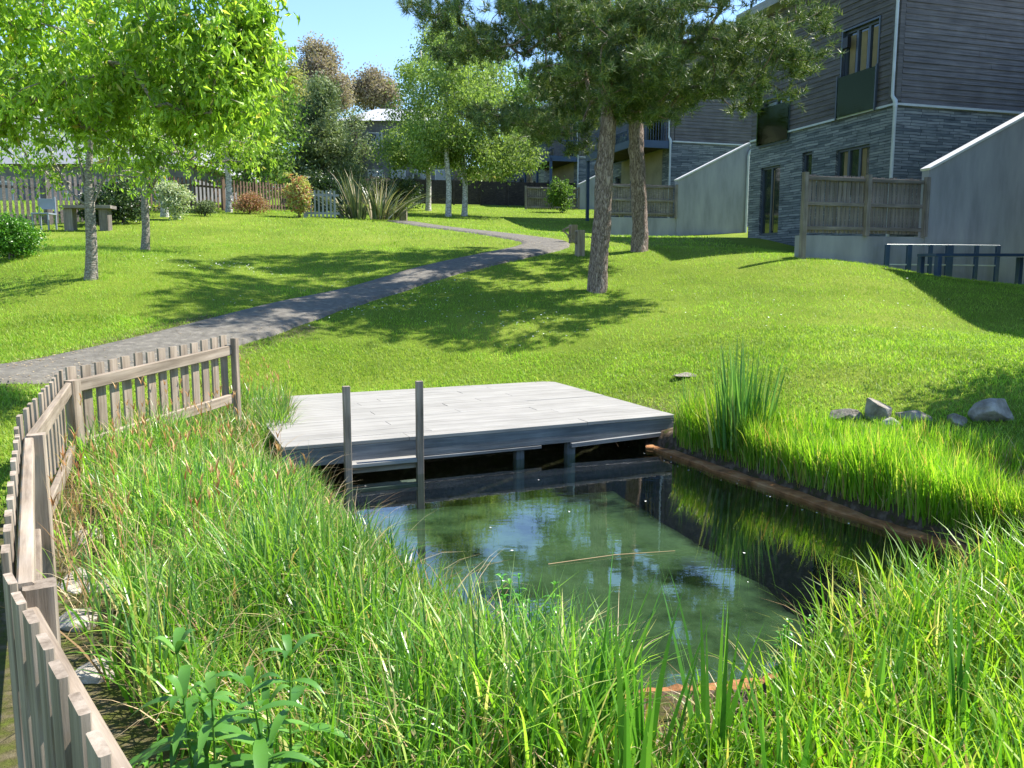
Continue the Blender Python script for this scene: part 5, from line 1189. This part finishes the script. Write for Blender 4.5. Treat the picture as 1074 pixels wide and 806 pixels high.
# conifer
b = P(338,218,44); z = tzf(b[0],b[1]); hh = 6.9
t3 = [(b[0],b[1],z-.1),(b[0],b[1],z+hh*.3),(b[0],b[1],z+hh*.6),(b[0],b[1],z+hh*.97)]
bl = [((b[0],b[1],z+hh*f),(2.3*(1.0-f)**.75+.12,2.3*(1-f)**.75+.12,hh*.10),1.2-f) for f in (.14,.28,.42,.56,.7,.84)]
tree('conifer', 'grey green conical conifer behind the pink shrub', 'conifer', (b[0],b[1],z), t3, [.22,.18,.12,.03], bl, 230, M['l_conifer'], M['bark_grey'], 40000, .18, .24, -.7, None, start=0, aspect=.35, sag=-.05)
# other background trees
bg = [ # px, base d, crown px centre, crown radii px, leaf, label, n, size
 (262,40,[(262,165,34,34),(285,130,22,28),(240,120,30,34)],'l_green','round green tree between the cherries and the conifer',14000,.2),
 (285,62,[(290,90,26,44),(268,70,22,34),(305,120,30,30)],'l_olive','yellow green budding tree left of the conifer',20000,.26),
 (338,78,[(335,70,17,26),(325,96,24,22),(350,98,16,20)],'l_bare','pinkish bare budding tree above the conifer',22000,.26),
 (392,84,[(392,92,18,16),(378,100,14,12),(404,104,14,12)],'l_bare','small round bare budding tree behind the pale roof',15000,.26),
 (480,62,[(460,60,26,24),(500,90,36,30),(458,35,12,10)],'l_birch','tall pale green tree rising behind the birches',12000,.22),
 (360,64,[(372,150,14,30),(352,160,16,26)],'l_conifer','narrow grey green tree in front of the pale roofed building',6000,.2),
 (555,66,[(560,120,40,40),(530,90,34,30)],'l_green','green tree beyond the birches behind the pine boughs',12000,.24),
 (200,60,[(200,110,50,50),(240,95,30,30)],'l_olive','budding tree behind the farther cherry',11000,.24),
 (100,64,[(100,90,60,60),(30,100,50,50)],'l_green','large green tree behind the slate roofed building',14000,.28),
 (610,78,[(620,70,60,70)],'l_green','tall tree far behind the terrace houses',14000,.3)]
for px,d,bls,lm,lb,n,sz in bg:
    x = (px-537)/F*d; z = tzf(x,d); cs = [(P(a,b_,d),(rx/F*d,min(rx,ry)/F*d,ry/F*d),rx*ry) for a,b_,rx,ry in bls]
    top = max(c[0][2]+c[1][2]*.5 for c in cs); c0 = cs[0][0]
    t3 = [(x,d,z-.2),(x,d,z+(c0[2]-z)*.4),(c0[0],d,c0[2]),(c0[0],d,max(top,c0[2]+.5))]
    tree('background_tree', lb, 'tree', (x,d,z), t3, [.28,.22,.14,.05], cs, 110, M[lm], M['bark_grey'], n, sz, .45, .1, 'trees beyond the gardens', start=1, tip=.016 if lm != 'l_bare' else .02)
# shading tree right of the view
b = np.array([9.0,8.6,0]); z = tzf(b[0],b[1]); t3 = [(b[0],b[1],z-.1),(b[0],b[1],z+1.5),(b[0]-.1,b[1]-.1,z+3),(b[0]-.2,b[1],z+4.5)]
tree('shade_tree', 'broad tree outside the right edge that shades the boulders', 'tree', (b[0],b[1],z), t3, [.16,.14,.12,.05], [((8.15,8.6,z+3.6),(1.1,1.2,.9),1),((8.9,8.9,z+3.9),(1.4,1.5,1.1),1),((7.8,7.3,z+3.1),(1.1,1.2,.7),.8)], 70, M['l_green'], M['bark_grey'], 14000, .14, .3, .2)
# distant woodland mass closing the view
mb = MB(); n = 70000; x = RNG.uniform(-95,80,n); y = RNG.uniform(92,108,n); 
top = 5.5+2.5*np.sin(x*.13)+1.8*np.sin(x*.37+1)+1.0*np.sin(x*.9)
z = tz0(x,y)+RNG.uniform(0,1,n)**.8*np.maximum(top,2); quickleaves(mb, np.c_[x,y,z], .75, 0, .6); finish(mb, 'distant_woodland', M['l_olive'], 'distant wooded skyline beyond the buildings')

# ------------------------------------------------------------------ shrubs
def shrub(name, label, px, py, d, rx, rz, mat, n, sz, cat='shrub', flat=1.0, droop=0, aspect=.5, lumps=7, seed=1):
    rng = np.random.default_rng(seed); p = P(px,py,d); z = tzf(p[0],p[1]); root = empty(name, (p[0],p[1],z), label, cat)
    R = rx/F*d; Hh = rz/F*d; tr = [(p[0],p[1],z-.05),(p[0],p[1],z+Hh*.15),(p[0],p[1],z+Hh*.4)]; sk = Skel(tr,[.05,.04,.03])
    cs = [(p[0]+rng.uniform(-.5,.5)*R, p[1]+rng.uniform(-.4,.4)*R, z+Hh*rng.uniform(.35,.68)) for _ in range(lumps)]
    tg = np.vstack([ell(12,c,(R*.52,R*.5,Hh*.36),rng,.6) for c in cs]); tg[:,2] = np.maximum(tg[:,2], z+.05); sk.reach(tg, start=0, rng=rng, step=.25)
    mb = MB(); sk.mesh(mb, tip=.005, trunk_n=8); mb.build('stem', M['bark_grey'], root, smooth=True)
    mc = MB(); pos = spread(tg, n//len(tg), R*.16, rng, (1,1,.8)); pos[:,2] = np.maximum(pos[:,2], z+.03); leaves(mc, pos, sz, droop, aspect, rng); mc.build('foliage', mat, root); return root
shrub('round_shrub', 'bright green rounded shrub at the left edge of the lawn', 12,270,17.2,32,48,M['l_hedge'],7000,.07)
shrub('dark_shrub', 'dark glossy shrub behind the forked cherry trunk', 130,242,26,26,42,M['l_dark'],5000,.10,seed=2)
shrub('dark_shrub', 'dark shrub filling the gap between the two cherry trunks', 104,244,25.4,18,34,M['l_dark'],3000,.10,seed=12)
shrub('variegated_shrub', 'cream variegated shrub right of the farther cherry trunk', 184,234,28,18,40,M['l_var'],3500,.09,seed=3)
shrub('low_shrub', 'small grey green shrub by the brown fence', 215,228,30,12,14,M['l_conifer'],1500,.08,seed=4)
shrub('rusty_shrub', 'low rust coloured shrub in front of the brown fence', 262,222,32.5,18,22,M['l_rust'],2500,.09,seed=5)
shrub('pink_shrub', 'pink and yellow tipped shrub left of the grey picket panel', 314,226,31.6,15,44,M['l_pink'],3200,.12,seed=6)
shrub('climbing_shrub', 'dark green shrub against the wall of the middle house', 590,206,48,16,34,M['l_green'],2500,.16,seed=7)
shrub('dark_shrub', 'dark shrub between the picket panel and the conifer', 340,216,38,26,44,M['l_dark'],3500,.14,seed=8)
shrub('dark_shrub', 'dark shrub in front of the boundary fence behind the flax', 415,214,46,30,30,M['l_dark'],3500,.16,seed=9)
# flax
p = P(385,229,33); z = tzf(p[0],p[1]); mb = MB()
for cx, n, hr, ln, cv in ((-.35,90,(1.1,2.2),(0,.35),(0,.25)),(.45,80,(1.0,1.9),(.05,.5),(0,.5)),(.9,60,(.9,1.5),(.5,1.1),(.2,.8)),(-.8,50,(1.0,1.7),(.5,1.1),(.2,.8))):
    a = RNG.uniform(0,6.28,n); q = np.c_[p[0]+cx+np.cos(a)*RNG.uniform(0,.4,n), p[1]+np.sin(a)*RNG.uniform(0,.4,n), np.full(n,z)]
    az = a if abs(cx) < .7 else np.where(RNG.random(n) < .8, (0 if cx > 0 else math.pi)+RNG.normal(0,.5,n), a)
    blades(mb, q, RNG.uniform(*hr,n), RNG.uniform(.06,.10,n), RNG.uniform(*ln,n), RNG.uniform(*cv,n), 6, az=az, taper=1.5)
o = mb.build('flax_clump', M['l_flax'], origin=(p[0],p[1],z)); tag(o, 'large spiky flax with pale drooping blades right of the picket panel', 'flax plant')

# ------------------------------------------------------------------ light, sky, camera
w_ = bpy.data.worlds.new('World'); scene.world = w_; w_.use_nodes = True; nt = w_.node_tree; nt.nodes.clear()
sky = nt.nodes.new('ShaderNodeTexSky'); sky.sky_type = 'NISHITA'; sky.sun_disc = False
az = math.atan2(SUN_AZ[0], SUN_AZ[1]); sky.sun_elevation = SUN_EL; sky.sun_rotation = az; sky.air_density = 1.0; sky.dust_density = 0; sky.ozone_density = 4.5
bgn = nt.nodes.new('ShaderNodeBackground'); bgn.inputs[1].default_value = .13; ow = nt.nodes.new('ShaderNodeOutputWorld')
nt.links.new(sky.outputs[0], bgn.inputs[0]); nt.links.new(bgn.outputs[0], ow.inputs[0])
sl = bpy.data.lights.new('sun', 'SUN'); sl.energy = 5.0; sl.angle = math.radians(.5); sl.color = (1,.95,.86); so = bpy.data.objects.new('sun', sl); COL.objects.link(so)
ce = math.cos(SUN_EL); nrm = math.hypot(*SUN_AZ); sd = Vector((SUN_AZ[0]/nrm*ce, SUN_AZ[1]/nrm*ce, math.sin(SUN_EL)))
so.rotation_euler = sd.to_track_quat('Z', 'Y').to_euler()
cam = bpy.data.cameras.new('camera'); co = bpy.data.objects.new('camera', cam); COL.objects.link(co); scene.camera = co
cam.sensor_width = 36; cam.lens = 36*F/1074; co.location = (0,0,H); co.rotation_euler = (math.pi/2-TH, 0, 0); cam.clip_start = .05; cam.clip_end = 2000
scene.view_settings.view_transform = 'Standard'; scene.view_settings.look = 'None'; scene.view_settings.gamma = 1; scene.view_settings.exposure = 1.28
cy = scene.cycles; cy.max_bounces = 6; cy.transparent_max_bounces = 8; cy.diffuse_bounces = 3; cy.glossy_bounces = 3; cy.transmission_bounces = 3; cy.caustics_reflective = False; cy.caustics_refractive = False
cy.use_denoising = True; cy.sample_clamp_indirect = 6
